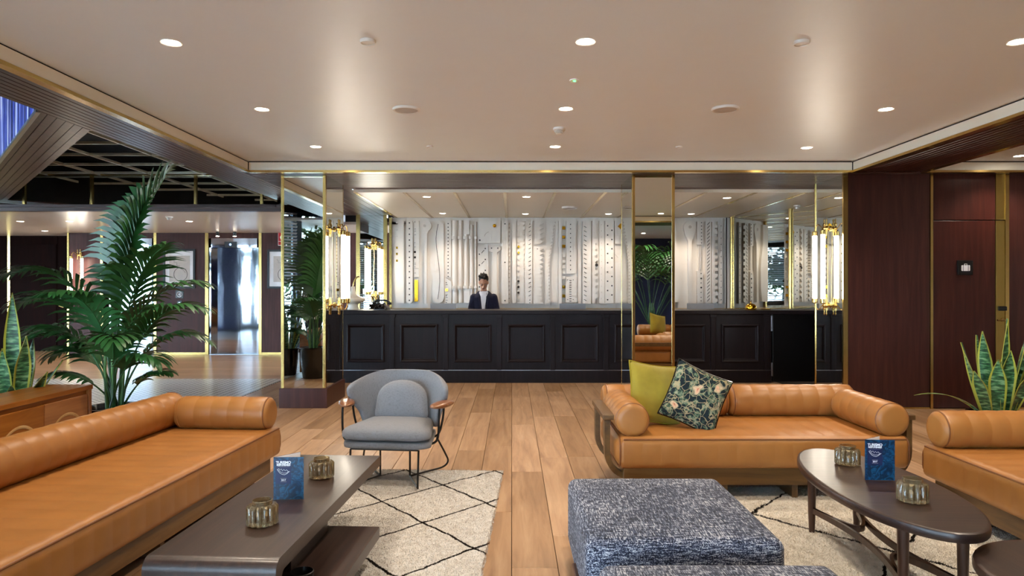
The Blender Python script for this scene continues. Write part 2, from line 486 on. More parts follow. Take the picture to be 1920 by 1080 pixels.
def fascia(parent, x0, x1, y0, y1, n):
    """cream fascia with brass lip between soffit and ceiling; n = thickness side is already in the box"""
    MB().box(x0, x1, y0, y1, ZS+.028, ZC-.012).build('fascia', 'fascia_cream', parent)
def fascia_run(parent, side, a0, a1, pos):
    """side x+/x-: vertical face looking that way, a along the other axis"""
    z0, z1, z2 = ZS-.004, ZS+.022, ZC-.014
    for nm, za, zb, off, mt in (('brass_lip', z0, z1, .022, 'brass'), ('fascia', z1, z2, .012, 'fascia_cream'), ('shadow_gap', z2, ZC, .0, 'black_void')):
        if side == 'x+': b = (pos-.05, pos+off, a0, a1)
        elif side == 'x-': b = (pos-off, pos+.05, a0, a1)
        elif side == 'y-': b = (a0, a1, pos-off, pos+.05)
        else: b = (a0, a1, pos-.05, pos+off)
        MB().box(*b, za, zb).build(nm, mt, parent)
fascia_run(c, 'x+', 2.3, 8.06, XL1-.02)
fascia_run(c, 'x-', 2.3, 8.06, XR0+.02)
fascia_run(c, 'y-', XL1, XR0, 8.08)
fascia_run(c, 'y+', XL1, XR0, 2.3)
lb = beam('trim_1', 'dark wooden beam of grooved boards along the left', XL0, XL1-.07, 1.5, 10.7, 8, 'y', 'soffit_wood')
rb = beam('trim_2', 'dark wooden beam of grooved boards along the right', XR0+.07, XR1, 1.5, YB0, 12, 'y', 'soffit_wood')
bb = beam('trim_3', 'dark wooden beam of grooved boards over the columns', XL1-.06, 8.0, YB0+.09, YB1, 11, 'x', 'soffit_wood_x')
nb = beam('trim_4', 'dark wooden beam of grooved boards behind the seating', XL0, 8.0, 1.5, 2.24, 5, 'x', 'soffit_wood_x')
sb = beam('trim_5', 'dark wooden soffit beside the reception ceiling', XL1-.06, -2.22, YB1, DF, 8, 'y', 'soffit_wood')
# diagonal beam
db = struct('trim_6', 'diagonal dark wooden beam of wide boards at the upper left')
u = Vector((-.666, .746, 0)).normalized(); nrm = Vector((.746, .666, 0)).normalized()
P0 = Vector((-3.69, 5.31, 0)); Wd = .44; Ld = 9.5
for k in range(6):
    a0, a1 = Wd*k/6, Wd*(k+1)/6-.006
    q = [P0+nrm*a0, P0+nrm*a1, P0+nrm*a1+u*Ld, P0+nrm*a0+u*Ld]
    q[0] = q[0]+u*((q[0].x-XL0+.004)/.666); q[1] = q[1]+u*((q[1].x-XL0+.004)/.666)
    MB().prism([(p.x, p.y) for p in q], (0, 0, ZS), (1, 0, 0), (0, 1, 0), (0, 0, .02)).build('board', 'soffit_wood', db)
q = [P0+nrm*.02+u*.05, P0+nrm*(Wd-.01)+u*.55, P0+nrm*(Wd-.01)+u*Ld, P0+nrm*.02+u*Ld]
MB().prism([(p.x, p.y) for p in q], (0, 0, ZS+.02), (1, 0, 0), (0, 1, 0), (0, 0, TOP-ZS-.02)).build('beam_core', 'black_void', db)
pa = [P0-nrm*.012, P0+nrm*.02, P0+nrm*.02+u*Ld, P0-nrm*.012+u*Ld]
MB().prism([(p.x, p.y) for p in pa], (0, 0, ZS-.004), (1, 0, 0), (0, 1, 0), (0, 0, .03)).build('edge_strip', 'steel', db)
t = thing('mural', 'blue and white streaked mural in the ceiling recess at upper left', 'mural', tuple(P0))
pq = [Vector((0, 0, 0))-nrm*.008, nrm*.019, nrm*.019+u*6, -nrm*.008+u*6]
MB().prism([(p.x, p.y) for p in pq], (0, 0, ZS+.03), (1, 0, 0), (0, 1, 0), (0, 0, .70)).build('mural_panel', 'blue_art', t)
# recess with brass grid
gc = struct('ceiling_grid', 'black ceiling recess with a brass grid')
MB().box(-16, XL0, 1.5, 10.7, TOP-.12, TOP).build('recess_top', 'black_void', gc)
mb = MB().box(-13, XL0, 10.642, 10.658, 2.75, TOP-.12).build('recess_mirror', 'mirror', gc)
ZG = 3.2
for k in range(9):
    x = -3.95-k*.82
    y0 = max(5.2, 5.75+(x+3.66)*-1.12+.05)
    if y0 < 10.5: MB().box(-.009, .009, y0, 10.64, ZG, ZG+.035).build('grid_bar', 'grid_metal', gc, loc=(x, 0, 0))
for k in range(7):
    y = 6.15+k*.72
    x0 = -3.72-(y-5.8)/1.12
    MB().box(max(x0, -12), -3.67, -.009, .009, ZG, ZG+.035).build('grid_bar', 'grid_metal', gc, loc=(0, y, 0))
for x in (-7.6, -6.55, -4.93, -3.9):
    MB().box(-.02, .02, 10.62, 10.64, 2.75, ZG).build('grid_post', 'brass', gc, loc=(x, 0, 0))
MB().box(-13, XL0, 10.615, 10.64, ZG, ZG+.035).build('grid_rail', 'brass', gc)
# lobby ceiling in front of the lifts
lc = struct('ceiling_lobby', 'lower cream ceiling in front of the lifts')
MB().box(-16, XL1-.06, 10.72, 15.9, ZL, ZL+.05).build('ceiling_panel', 'ceiling_lobby', lc)
MB().box(-16, XL1-.06, 10.60, 10.72, ZL-.005, 2.75).build('fascia', 'soffit_wood_x', lc)
MB().box(-16, XL0, 10.575, 10.60, ZL+.055, 2.748, .004).build('board', 'soffit_wood_x', lc)
MB().box(-16, XL0, 10.66, 10.72, 2.75, TOP).build('bulkhead', 'black_void', lc)
MB().box(XL1-.06, XL1-.04, 10.60, DF, ZL-.005, ZS).build('fascia', 'soffit_wood', lc)
MB().box(XL1-.06, -2.0, DF, 15.0, ZL, ZL+.05).build('ceiling_panel', 'ceiling_lobby', lc)
# reception ceiling with brass strips
rc = struct('ceiling_reception', 'cream ceiling with brass strips over the desk')
MB().box(-2.2, 6.2, YB1, 13.1, ZR, ZR+.05).build('ceiling_panel', 'ceiling_reception', rc)
MB().box(-2.2, 6.2, YB1-.01, YB1+.004, ZR-.004, ZS+.02).build('edge', 'ceiling_reception', rc)
for k in range(11):
    x = -2.2+k*.70
    MB().box(-.022, .022, YB1+.01, 13.0, ZR-.006, ZR+.001).build('brass_strip', 'brass', rc, loc=(x+(.02 if k == 0 else 0), 0, 0))
# right bay and back part
rc2 = struct('ceiling_right', 'cream ceiling to the right of the wooden beam')
MB().box(XR1, 8.1, 1.5, 8.1, ZC, ZC+.05).build('ceiling_panel', 'ceiling_cream', rc2)
fascia_run(rc2, 'y-', XR1, 8.0, 8.08); fascia_run(rc2, 'x+', 1.5, 8.06, XR1)
bc = sbuild(MB().box(-16, 8.2, -4.4, 1.5, ZC, ZC+.05), 'ceiling_back', 'ceiling_cream', 'cream ceiling behind the seating area')
sbuild(MB().box(-16.2, 8.3, -4.6, 16.3, TOP, TOP+.2), 'sky_blocker', 'black_void', 'unseen slab added over the rooms to block the sky')  # out of view, added to keep the sky light out

# ------------------------------------------------------------------ lift wall
we = struct('wall_lift', 'dark brown panelled wall around the two lifts')
YE = DE
XE = lambda p: PX(p, DE)
def epanel(x0, x1, z0, z1, mat='lobby_wood', y0=YE, y1=YE+.3, nm='panel', bev=.0):
    return MB().box(x0+.004, x1-.004, y0, y1, z0, z1, bev).build(nm, mat, we)
epanel(XE(130), XE(192), .02, ZL); epanel(XE(293), XE(386), .05, ZL); epanel(XE(489), XE(731)+.2, .05, ZL)
ZD = PZ(447, DE)
epanel(XE(192), XE(293), ZD, ZL); epanel(XE(386), XE(489), ZD, ZL)
YA = 15.7
XA = lambda p: PX(p, YA)
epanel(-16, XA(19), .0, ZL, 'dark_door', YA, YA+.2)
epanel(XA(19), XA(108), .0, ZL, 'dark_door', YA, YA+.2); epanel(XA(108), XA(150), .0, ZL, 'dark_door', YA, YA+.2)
MB().box(XE(130)-.02, XE(130)+.03, YE+.05, YA, 0, ZL).build('return_panel', 'dark_door', we)
MB().box(XA(17.5)-.03, XA(17.5)+.03, YA-.02, YA+.05, 0, ZL).build('brass_strip', 'brass', we)
for p, wd in ((128, .04), (191, .06), (291, .06), (388, .075), (488, .06)):
    MB().box(XE(p)-wd/2, XE(p)+wd/2, YE-.012, YE+.05, 0, ZL).build('brass_strip', 'brass', we)
for a, b in ((294, 385), (490, 560)):
    MB().box(XE(a), XE(b), YE-.008, YE+.05, .0, .05).build('brass_kick', 'brass', we)
MB().box(XE(130)+.03, -2.0, YE+.25, YE+.5, 0, TOP).build('wall_core', 'wall_dark', we)
MB().box(-16, XE(130)+.03, YA+.1, YA+.4, 0, TOP).build('wall_core', 'wall_dark', we)
def lift(name, pa, pb, label, side):
    t = struct(name, label); xa, xb = XE(pa), XE(pb)
    yd = YE+.16
    MB().box(xa, xa+.035, YE-.005, yd+.02, 0, ZD).build('jamb', 'elevator_steel', t)
    MB().box(xb-.035, xb, YE-.005, yd+.02, 0, ZD).build('jamb', 'elevator_steel', t)
    MB().box(xa, xb, YE-.005, yd+.02, ZD-.20, ZD).build('header', 'elevator_steel', t)
    xm = (xa+xb)/2+.06
    MB().box(xa+.036, xm-.003, yd, yd+.03, .012, ZD-.2).build('door_leaf', 'elevator_steel', t)
    MB().box(xm+.003, xb-.036, yd+.001, yd+.03, .012, ZD-.2).build('door_leaf', 'elevator_steel', t)
    MB().box(xa, xb, YE-.01, yd+.05, 0, .011).build('sill', 'steel', t)
    s = MB().box(xm-.26, xm+.0, YE-.03, YE-.005, ZD-.20, ZD-.07, .004).build('floor_indicator', 'black_plastic', t)
    MB().lathe([(.02, 0), (.02, .004)], 12, (xm-.13, YE-.034, ZD-.135), 'y').build('indicator_light', 'blue_led', s)
    return t
lift('door_1', 205, 288, 'left polished steel lift door behind the palm', 1)
lift('door_2', 393, 485, 'right polished steel lift door beside the column', 1)
# dark room door at far left
d3 = struct('door_3', 'very dark wooden room door at the far left')
MB().box(XA(24), XA(106), YA-.015, YA+.02, .01, 2.45, .003).build('door_leaf', 'dark_door', d3)
hx, hz = XA(114), PZ(572, YA)
h = MB().box(hx-.03, hx+.03, YA-.012, YA+.02, hz+.03, hz+.17, .01).build('lock_reader', 'black_plastic', d3)
MB().tube([(hx, YA-.01, hz-.02), (hx, YA-.06, hz-.02), (hx+.11, YA-.07, hz-.05)], .011, 8).build('door_handle', 'brass', d3, True)
t = thing('room_sign', 'small dark sign with pale room numbers on the dark door', 'sign', (XA(90), YA-.017, PZ(522, YA)))
MB().box(-.17, .17, -.008, 0, -.05, .05, .003).build('sign_plate', 'dark_door', t)
text('sign_text', '000-014', 'mat_grey', .065, t, Matrix.Translation((-.02, -.009, 0)) @ Matrix.Rotation(PI/2, 4, 'X'))
MB().prism([(.145, .018), (.145, -.018), (.12, 0)], (0, -.009, 0), (1, 0, 0), (0, 0, 1), (0, -.001, 0)).build('sign_arrow', 'mat_grey', t)

# ------------------------------------------------------------------ right wall with luggage room door
YW = 8.2
XW = lambda p: PX(p, YW)
ZW = lambda p: PZ(p, YW)
wr = struct('wall_right', 'dark brown veneer wall panels right of the reception')
MB().box(4.03, 8.1, YW+.05, 8.95, 0, TOP).build('wall_core', 'wall_dark', wr)
MB().box(XW(1583), XW(1743), YW, YW+.05, .02, ZS).build('panel', 'panel_wood', wr)
MB().box(XW(1749), XW(1866), YW, YW+.05, ZW(412), ZS).build('panel', 'panel_wood', wr)
MB().box(XW(1892), 8.1, YW, YW+.05, .02, ZS).build('panel', 'panel_wood', wr)
MB().box(XW(1743)+.004, XW(1749)-.004, YW-.015, YW+.05, 0, ZS).build('brass_strip', 'brass', wr)
MB().box(XW(1884), XW(1891), YW-.012, YW+.05, 0, ZS).build('brass_strip', 'brass', wr)
MB().box(XW(1867), XW(1884), YW-.004, YW+.05, ZW(412), ZS).build('brass_transom', 'brass_satin', wr)
for a, b in ((1583, 1743), (1892, 2250)):
    MB().box(XW(a), XW(b), YW-.006, YW+.05, 0, .018).build('brass_kick', 'brass', wr)
MB().box(3.975, 4.03, YW-.012, YW+.02, 0, ZS).build('brass_strip', 'brass', wr)
MB().box(3.995, 4.03, YW+.02, 8.98, .02, ZS).build('side_mirror', 'mirror', wr)
MB().box(3.985, 4.03, 8.98, 9.0, .0, ZS).build('brass_strip', 'brass', wr)
d4 = struct('door_4', 'brown veneer luggage room door with brass lock stile')
lf = MB().box(XW(1749)+.004, XW(1866)-.003, YW-.004, YW+.05, .01, ZW(414), .003).build('door_leaf', 'panel_wood', d4)
st = MB().box(XW(1866)+.004, XW(1884)-.004, YW-.008, YW+.05, .01, ZW(414), .003).build('lock_stile', 'brass_satin', d4)
lx, lz = XW(1878), ZW(578)
MB().box(lx-.055, lx+.04, YW-.045, YW-.006, lz-.03, lz+.025, .012).build('card_reader', 'black_plastic', st)
hz = ZW(600)
MB().tube([(lx+.0, YW-.008, hz), (lx+.0, YW-.05, hz), (lx-.02, YW-.055, hz), (lx-.09, YW-.055, hz)], .010, 10).build('door_handle', 'brass', st, True)
MB().lathe([(.022, 0), (.022, .012)], 16, (lx, YW-.02, hz), 'y').build('handle_rose', 'brass', st, True)
t = thing('luggage_sign', 'small black square sign with white suitcase symbol on luggage door', 'sign', (XW(1807), YW-.004, ZW(502)))
MB().box(-.09, .09, -.03, 0, -.088, .088, .004).build('sign_plate', 'black_plastic', t)
MB().prism(rrect(-.052, .052, -.04, .03, .012), (0, -.031, 0), (1, 0, 0), (0, 0, 1), (0, -.002, 0)).build('suitcase_symbol', 'white_ink', t)
MB().tube([(-.015, -.032, .03), (-.015, -.032, .044), (.015, -.032, .044), (.015, -.032, .03)], .0035, 6).build('suitcase_handle', 'white_ink', t)
for sx in (-.03, .03): MB().box(sx-.002, sx+.002, -.035, -.033, -.04, .03).build('suitcase_strap', 'navy_panel', t)

# ------------------------------------------------------------------ mirrored columns
def column(name, label, x0, x1, y0, y1, plinth, brz=False):
    t = thing(name, label, 'column', ((x0+x1)/2, (y0+y1)/2, 0))
    hx, hy = (x1-x0)/2, (y1-y0)/2
    zb = .238 if plinth else .02
    MB().box(-hx+.02, hx-.02, -hy+.02, hy-.02, 0, ZS).build('core', 'wall_dark', t)
    if plinth: MB().box(-hx-.02, hx+.02, -hy-.02, hy+.02, 0, zb, .004).build('plinth', 'panel_wood', t)
    else: MB().box(-hx-.005, hx+.005, -hy-.005, hy+.005, 0, zb, .002).build('plinth', 'brass', t)
    e = .036
    MB().box(-hx+e, hx-e, -hy, -hy+.02, zb, ZS).build('mirror_front', 'mirror', t)
    MB().box(hx-.02, hx, -hy+e, hy-.02, zb, ZS).build('mirror_side', 'mirror', t)
    MB().box(-hx, -hx+.02, -hy+e, hy-.02, zb, ZS).build('mirror_side', 'mirror', t)
    for sx in (-1, 1):
        MB().box(min(sx*hx, sx*(hx-e)), max(sx*hx, sx*(hx-e)), -hy-.006, -hy+e, zb, ZS, .003).build('brass_edge', 'brass', t)
        MB().box(min(sx*(hx+.002), sx*(hx-.02)), max(sx*(hx+.002), sx*(hx-.02)), hy-.02, hy, zb, ZS).build('brass_edge', 'brass', t)
    return t
column('mirrored_column', 'mirrored column with brass edges and brown plinth left of the desk', -2.79, -2.25, DCOL, 9.1, True)
column('mirrored_column', 'slim mirrored column with brass edges in front of the desk, reflecting a palm', 1.45, 1.966, DCOL, 9.05, False)
t = thing('mirrored_pillar', 'narrow wall mirror with brass edges left of the white relief', 'mirror', (PX(697, 12.8), 12.8, 0))
hx = (PX(723, 12.8)-PX(672, 12.8))/2
MB().box(-hx, hx, .0, .05, .0, ZS).build('mirror_glass', 'mirror', t)
for sx in (-1, 1): MB().box(sx*hx-.035, sx*hx+.035, -.02, .06, 0, ZS).build('brass_edge', 'brass', t)
# angled mirror wall at the right end of the reception
A = Vector((4.15, DF-.02, 0)); du = Vector((.342, -.94, 0)).normalized()
t = struct('wall_mirror', 'mirror wall with brass posts at the right end of the desk')
dn = Vector((du.y, -du.x, 0))   # away from the room is +x side
if dn.x < 0: dn = -dn
q = [A, A+du*4.2, A+du*4.2+dn*.06, A+dn*.06]
MB().prism([(p.x, p.y) for p in q], (0, 0, 0), (1, 0, 0), (0, 1, 0), (0, 0, ZR)).build('mirror_glass', 'mirror', t)
for s_, wd in ((.0, .05), (1.53, .05), (2.75, .05)):
    p = A+du*s_
    MB().lathe([(.04, 0), (.04, ZR)], 12, (p.x, p.y, 0)).build('brass_post', 'brass', t, True)

# ------------------------------------------------------------------ relief wall
wf = struct('wall_back', 'white plaster wall behind the reception desk')
MB().box(PX(733, DF), 4.17, DF, DF+.3, 0, ZR).build('wall_core', 'plaster', wf)
MB().box(PX(733, DF)-.03, PX(735, DF), DF-.03, DF+.1, 0, ZR).build('brass_strip', 'brass', wf)
MB().box(PX(1361, DF), PX(1363, DF), DF-.006, DF+.01, 1.0, ZR).build('joint', 'ink', wf)
MB().box(2.25, 2.95, DF-.04, DF, 0, ZR).build('mirror_glass', 'mirror', wf)
MB().box(2.95, 3.0, DF-.05, DF, 0, ZR).build('brass_strip', 'brass', wf)
art = thing('wall_relief', 'white plaster relief of giant tools, saws and racks behind the desk', 'relief', (0, DF, 0))
UX = DF/F
def rp(poly, t=.035, parent=None, mat='plaster', nm='relief_panel', off=0.):
    p = parent or art
    return MB().prism([(PX(a, DF), PZ(b, DF)) for a, b in poly], (0, -off*1.7, 0), (1, 0, 0), (0, 0, 1), (0, -t*1.7, 0)).build(nm, mat, p)
def a7(x, y): return (720+x/5.4, 400+y/5.4)
def a8(x, y): return (940+x/5.4, 400+y/5.4)
def a9(x, y): return (1260+x/5.4, 400+y/5.4)
def rect(cv, x0, x1, y0, y1): return [cv(x0, y0), cv(x1, y0), cv(x1, y1), cv(x0, y1)]
def pegs(parent, cv, pts, r=5, mat='ink', t=.006, off=.035, n=8, sq=False, nm='dark_mark_row'):  # default dark discs stand in for the shade inside holes
    mb = MB(); off *= 1.7; t = t*(1.7 if off == 0 else 1.)
    for x, y in pts:
        c_ = cv(x, y); rr = r/5.4*UX; wx, wz = PX(c_[0], DF), PZ(c_[1], DF)
        if sq: mb.box(wx-rr, wx+rr, -off-t, -off+.001, wz-rr, wz+rr)
        else: mb.lathe([(rr, 0), (rr, t)], n, (wx, -off-t, wz), 'y')
    o = mb.build(nm, mat, parent); o['kind'] = 'stuff'; return o
def slots(parent, cv, segs, hw=3, mat='ink', off=.035, t=.004, nm='slot_row'):
    mb = MB(); off *= 1.7
    for x0, y0, x1, y1 in segs:
        L = math.hypot(x1-x0, y1-y0); nx, ny = -(y1-y0)/L*hw, (x1-x0)/L*hw
        q = [cv(x0+nx, y0+ny), cv(x1+nx, y1+ny), cv(x1-nx, y1-ny), cv(x0-nx, y0-ny)]
        mb.prism([(PX(a, DF), PZ(b, DF)) for a, b in q], (0, -off, 0), (1, 0, 0), (0, 0, 1), (0, -t, 0))
    o = mb.build(nm, mat, parent); o['kind'] = 'stuff'; return o
def edge(cv, x0, xr, y0, y1, pitch, depth, shape='saw', left=False):
    """strip outline with a worked right edge"""
    out = [cv(x0, y1), cv(x0, y0)]; y = y0
    while y < y1-pitch*.5:
        if shape == 'saw': out += [cv(xr-depth, y), cv(xr, y+pitch*.75)]
        elif shape == 'tri': out += [cv(xr-depth, y), cv(xr, y+pitch*.5)]
        elif shape == 'cren': out += [cv(xr-depth, y), cv(xr-depth, y+pitch*.42), cv(xr, y+pitch*.42), cv(xr, y+pitch*.98)]
        elif shape == 'wave':
            for k in range(8): out.append(cv(xr-depth*.5+depth*.5*math.sin(2*PI*k/8), y+pitch*k/8))
        elif shape == 'scal':
            for k in range(7): out.append(cv(xr-depth*(1-math.sin(PI*k/6)), y+pitch*k/6.01))
        y += pitch
    out.append(cv(xr-depth, y1))
    return out
def arc(cv, cx, cy, r, a0, a1, n=14): return [cv(cx+r*math.cos(math.radians(a0+(a1-a0)*i/n)), cy+r*math.sin(math.radians(a0+(a1-a0)*i/n))) for i in range(n+1)]
p = rp(edge(a7, 145, 213, 75, 910, 14, 12)); pegs(art, a7, [(138, 95+i*64) for i in range(13) if i not in (4, 5, 6)], 11, 'plaster', .03, 0, sq=True, nm='relief_block')
pegs(art, a7, [(138, 350), (138, 412), (138, 480)], 11, 'gold', .034, 0, sq=True, nm='gold_block')
p = rp(arc(a7, 263, 102, 32, 180, 360)+arc(a7, 263, 880, 32, 0, 180)); pegs(p, a7, [(262, y) for y in (100, 158, 215, 273, 330, 390, 448, 490, 535, 592, 650, 708, 765, 822, 880)], 7)
for a, b in ((78, 310), (318, 555), (565, 645)): p = rp(rect(a7, 308, 358, a, b), .03)
pegs(art, a7, [(317, 393), (317, 447)], 10, 'ink', .005, .03, sq=True); pegs(art, a7, [(317, y) for y in (90, 300, 342, 542)], 4, off=.03)
slots(art, a7, [(310, y, 328, y) for y in (162, 182, 220, 505, 520, 605)], 1.5, off=.03)
rp(rect(a7, 308, 358, 660, 908), .02); rp(rect(a7, 315, 348, 675, 893), .03, None, 'gold', 'gold_bar', .015)
p = rp(arc(a7, 425, 130, 60, 145, 395)+[a7(455, 180), a7(440, 215), a7(437, 915), a7(413, 915), a7(413, 215), a7(385, 180)], .045); pegs(p, a7, [(417, 130)], 14, 'mat_grey', .004, .045, 12)
blade = [(555, 75), (610, 110), (612, 850), (600, 890), (570, 905), (530, 903), (500, 880), (490, 830), (497, 650), (520, 480), (535, 330), (535, 240), (548, 150)]
p = rp([a7(*q) for q in blade], .04)
gr = [(553, 112), (537, 190), (531, 260), (535, 340), (545, 420), (556, 500), (566, 600), (568, 690), (560, 790), (548, 868)]
slots(p, a7, [gr[i]+gr[i+1] for i in range(len(gr)-1)], 2.2, off=.04)
p = rp(rect(a7, 628, 682, 75, 645), .03); pegs(p, a7, [(652, 107+i*35.5) for i in range(16)], 6, off=.03)
p = rp([a7(628, 652), a7(686, 692), a7(686, 908), a7(628, 908)], .04); pegs(p, a7, [(634, 702), (634, 835), (634, 902)], 5, off=.04); pegs(p, a7, [(638, 775)], 13, 'gold', .012, .04, sq=True, nm='gold_block')
slots(p, a7, [(628, y, 648, y) for y in (722, 824, 850, 880)], 2, off=.04)
for x0, x1, ya, yb in ((690, 748, 75, 908), (757, 802, 75, 905), (812, 858, 215, 765), (868, 908, 120, 930), (918, 942, 90, 930)):
    mb = MB(); wx = PX(a7((x0+x1)/2, 0)[0], DF); hw = (x1-x0)/2/5.4*UX
    za, zb = PZ(a7(0, ya)[1], DF), PZ(a7(0, yb)[1], DF)
    ring = lambda z: [(wx+hw*math.cos(PI*k/8), -.085*math.sin(PI*k/8), z) for k in range(9)]
    mb.loft([ring(za), ring(zb)]); mb.build('relief_rod', 'plaster', art, True, 60)
rp(rect(a7, 812, 868, 75, 215), .05); rp(rect(a7, 812, 872, 768, 908), .05); rp(rect(a7, 690, 720, 760, 780), .05); rp(rect(a7, 750, 775, 760, 780), .05)
for y in (250, 748):
    for x in (703, 763, 817, 873, 928): rp(rect(a7, x-12, x+13, y-14, y+14), .065, nm='relief_clip')
p = rp(rect(a7, 955, 1182, 75, 305), .045)
pk = MB().lathe([(.055, 0), (.055, .012)], 20, (PX(a7(1120, 0)[0], DF), -.088, PZ(a7(0, 130)[1], DF)), 'y').build('knob_plate', 'plaster', art, True)
MB().lathe([(.002, 0), (.022, .008), (.034, .03)], 16, (PX(a7(1120, 0)[0], DF), -.118, PZ(a7(0, 130)[1], DF)), 'y').build('gold_knob', 'gold', pk, True)
pegs(p, a7, [(972, 275)], 9, off=.045); ga = [(1018, 236), (1026, 216), (1040, 202), (1062, 190)]; slots(p, a7, [ga[i]+ga[i+1] for i in range(3)], 4, 'mat_grey', off=.045)
p = rp(rect(a7, 948, 1056, 330, 912), .03); pegs(p, a7, [(1027, 358+i*110) for i in range(5)]+[(967, 415+i*110) for i in range(5)], 7, off=.03); slots(p, a7, [(988, 404+i*110, 1015, 374+i*110) for i in range(5)], 2.5, off=.03)
p = rp([a7(1064, 335), a7(1160, 335)]+arc(a7, 1158, 360, 26, -90, 80, 8)+[a7(1145, 400), a7(1140, 915), a7(1102, 915), a7(1100, 400), a7(1064, 385)], .045); pegs(p, a7, [(1090, 355), (1153, 355)], 7, off=.045)
p = rp(rect(a7, 1190, 1258, 75, 915), .04); pegs(p, a7, [(1225, 110), (1225, 497), (1225, 883)], 7, off=.04)
pegs(art, a8, [(80, 105+i*42) for i in range(20)], 7, 'mat_grey', .03, .0, sq=True, nm='relief_block')
rp([a8(110, 90), a8(150, 90), a8(150, 905), a8(125, 912), a8(110, 905)], .05)
p = rp(edge(a8, 158, 236, 80, 912, 48, 12, 'saw'), .03)
cy = [115, 172, 230, 288, 340, 400, 458, 515, 573, 630, 688, 745, 803, 860]
pegs(p, a8, [(172, y) for i, y in enumerate(cy) if i not in (4, 5, 10, 11, 12)], 12, 'plaster', .02, .03, 12, nm='round_boss'); pegs(p, a8, [(174, y) for y in cy[4:6]], 12, 'gold', .024, .03, 12, nm='gold_boss'); pegs(p, a8, [(172, y) for y in cy[10:13]], 12, 'ink', .02, .03, 12, nm='black_boss')
p = rp(rect(a8, 243, 312, 80, 915), .045); slots(p, a8, [(276, 150+i*43, 298, 136+i*43) for i in range(17)], 2.6, off=.045); pegs(p, a8, [(287, 113), (287, 877), (287, 905)], 5, off=.045)
p = rp(edge(a8, 332, 428, 80, 312, 46, 42, 'tri'), .035); p = rp(edge(a8, 332, 428, 335, 915, 46, 42, 'tri'), .035); pegs(p, a8, [(364, 362)], 5)
rp(rect(a8, 452, 572, 78, 915), .012)
cp = [(543-63*min(1, i/11.5)+2*max(0, i-12)*.1, 95+i*33.5) for i in range(25)]
pegs(art, a8, cp, 13, 'plaster', .035, .012, 10, nm='chain_link'); pegs(art, a8, cp, 7, 'mat_grey', .002, .047, 8, nm='chain_hole_mark'); pegs(art, a8, [(530, 883)], 20, 'plaster', .03, .012, 14, nm='round_boss')
rp(rect(a8, 578, 610, 80, 915), .03)
for xx in (630, 1228):
    pegs(art, a8, [(xx, y) for y in (150, 243, 335, 745, 837)], 15, 'gold', .035, 0, sq=True, nm='gold_block'); pegs(art, a8, [(xx, y) for y in (430, 485, 543, 598, 652)], 15, 'plaster', .045, 0, sq=True, nm='relief_block')
p = rp(edge(a8, 655, 760, 85, 610, 30, 16, 'scal'), .045); pegs(p, a8, [(697, 116+i*45.5) for i in range(11)], 5.5, off=.045)
p = rp(edge(a8, 650, 768, 640, 900, 53, 26, 'scal'), .03); slots(p, a8, [(687, 680+i*23, 707, 680+i*23) for i in range(10)], 3, off=.03); pegs(p, a8, [(668, 674), (726, 674), (668, 872), (726, 872)], 4, off=.03)
rp(rect(a8, 775, 808, 78, 915), .02)
p = rp(rect(a8, 820, 905, 85, 915), .045); slots(p, a8, [(832, 134+i*46, 858, 148+i*46) for i in range(17)], 2.6, off=.045)
p = rp(edge(a8, 915, 980, 80, 912, 62, 36, 'wave'), .04); pegs(art, a8, [(960, 525)], 17, 'ink', .045, 0, 6, nm='black_boss')
p = rp(rect(a8, 988, 1036, 80, 912), .03); pegs(p, a8, [(1010, 118+i*62) for i in range(13)], 4, 'mat_grey', off=.03)
p = rp(rect(a8, 1046, 1132, 80, 912), .045); pegs(p, a8, [(1070, 130+i*93) for i in range(9)]+[(1113, 175+i*93) for i in range(8)], 6.5, off=.045, sq=True)
p = rp(rect(a8, 1145, 1215, 80, 310), .04); d_ = [(1170, 135), (1200, 105), (1230, 135), (1200, 165)]; rp([a8(*q) for q in d_], .03, None, 'gold', 'gold_diamond', .04)
p = rp([a8(1145, 330), a8(1215, 330), a8(1215, 905), a8(1150, 912)], .03); slots(p, a8, [(1145, 415, 1178, 450)], 2, 'mat_grey', off=.03)
# right bay
p = rp([a9(-60, 80), a9(35, 85), a9(40, 300), a9(72, 440), a9(85, 560), a9(80, 760), a9(58, 900), a9(-60, 905)], .03)
p = rp(arc(a9, 172, 145, 65, 150, 390)+[a9(215, 220), a9(192, 290), a9(188, 905), a9(156, 905), a9(153, 290), a9(125, 220)], .045); pegs(p, a9, [(172, 142)], 16, 'mat_grey', .004, .045, 12)
p = rp(rect(a9, 245, 305, 85, 318), .04); pegs(p, a9, [(288, 98+i*34) for i in range(7)], 5, off=.04)
for x in (268, 284): rp(rect(a9, x-5, x+5, 330, 575), .03)
p = rp(rect(a9, 245, 305, 585, 820), .04); pegs(p, a9, [(284, 610), (284, 705), (284, 800)], 5, off=.04); pegs(p, a9, [(285, 660), (285, 752)], 9, off=.04)
p = rp(rect(a9, 245, 305, 830, 905), .04); pegs(p, a9, [(284, 850), (284, 885)], 5, off=.04)
p = rp(rect(a9, 332, 388, 85, 905), .03); slots(p, a9, [(348, 120+i*35, 374, 92+i*35) for i in range(23)], 2.4, off=.03)
p = rp(edge(a9, 398, 448, 90, 905, 62, 26, 'cren'), .05)
p = rp(rect(a9, 455, 503, 85, 915), .03); pegs(p, a9, [(488, 130+i*62) for i in range(13)], 4, off=.03)
# back counter below the relief
t = thing('back_counter', 'low dark back counter with brass edge under the white relief', 'counter', (1.0, 12.62, 0))
MB().box(-3.25, 3.1, -.22, .20, 0, 1.04, .004).build('body', 'counter_wood', t)
MB().box(-3.27, 3.12, -.24, .21, 1.04, 1.075, .004).build('brass_top', 'brass', t)

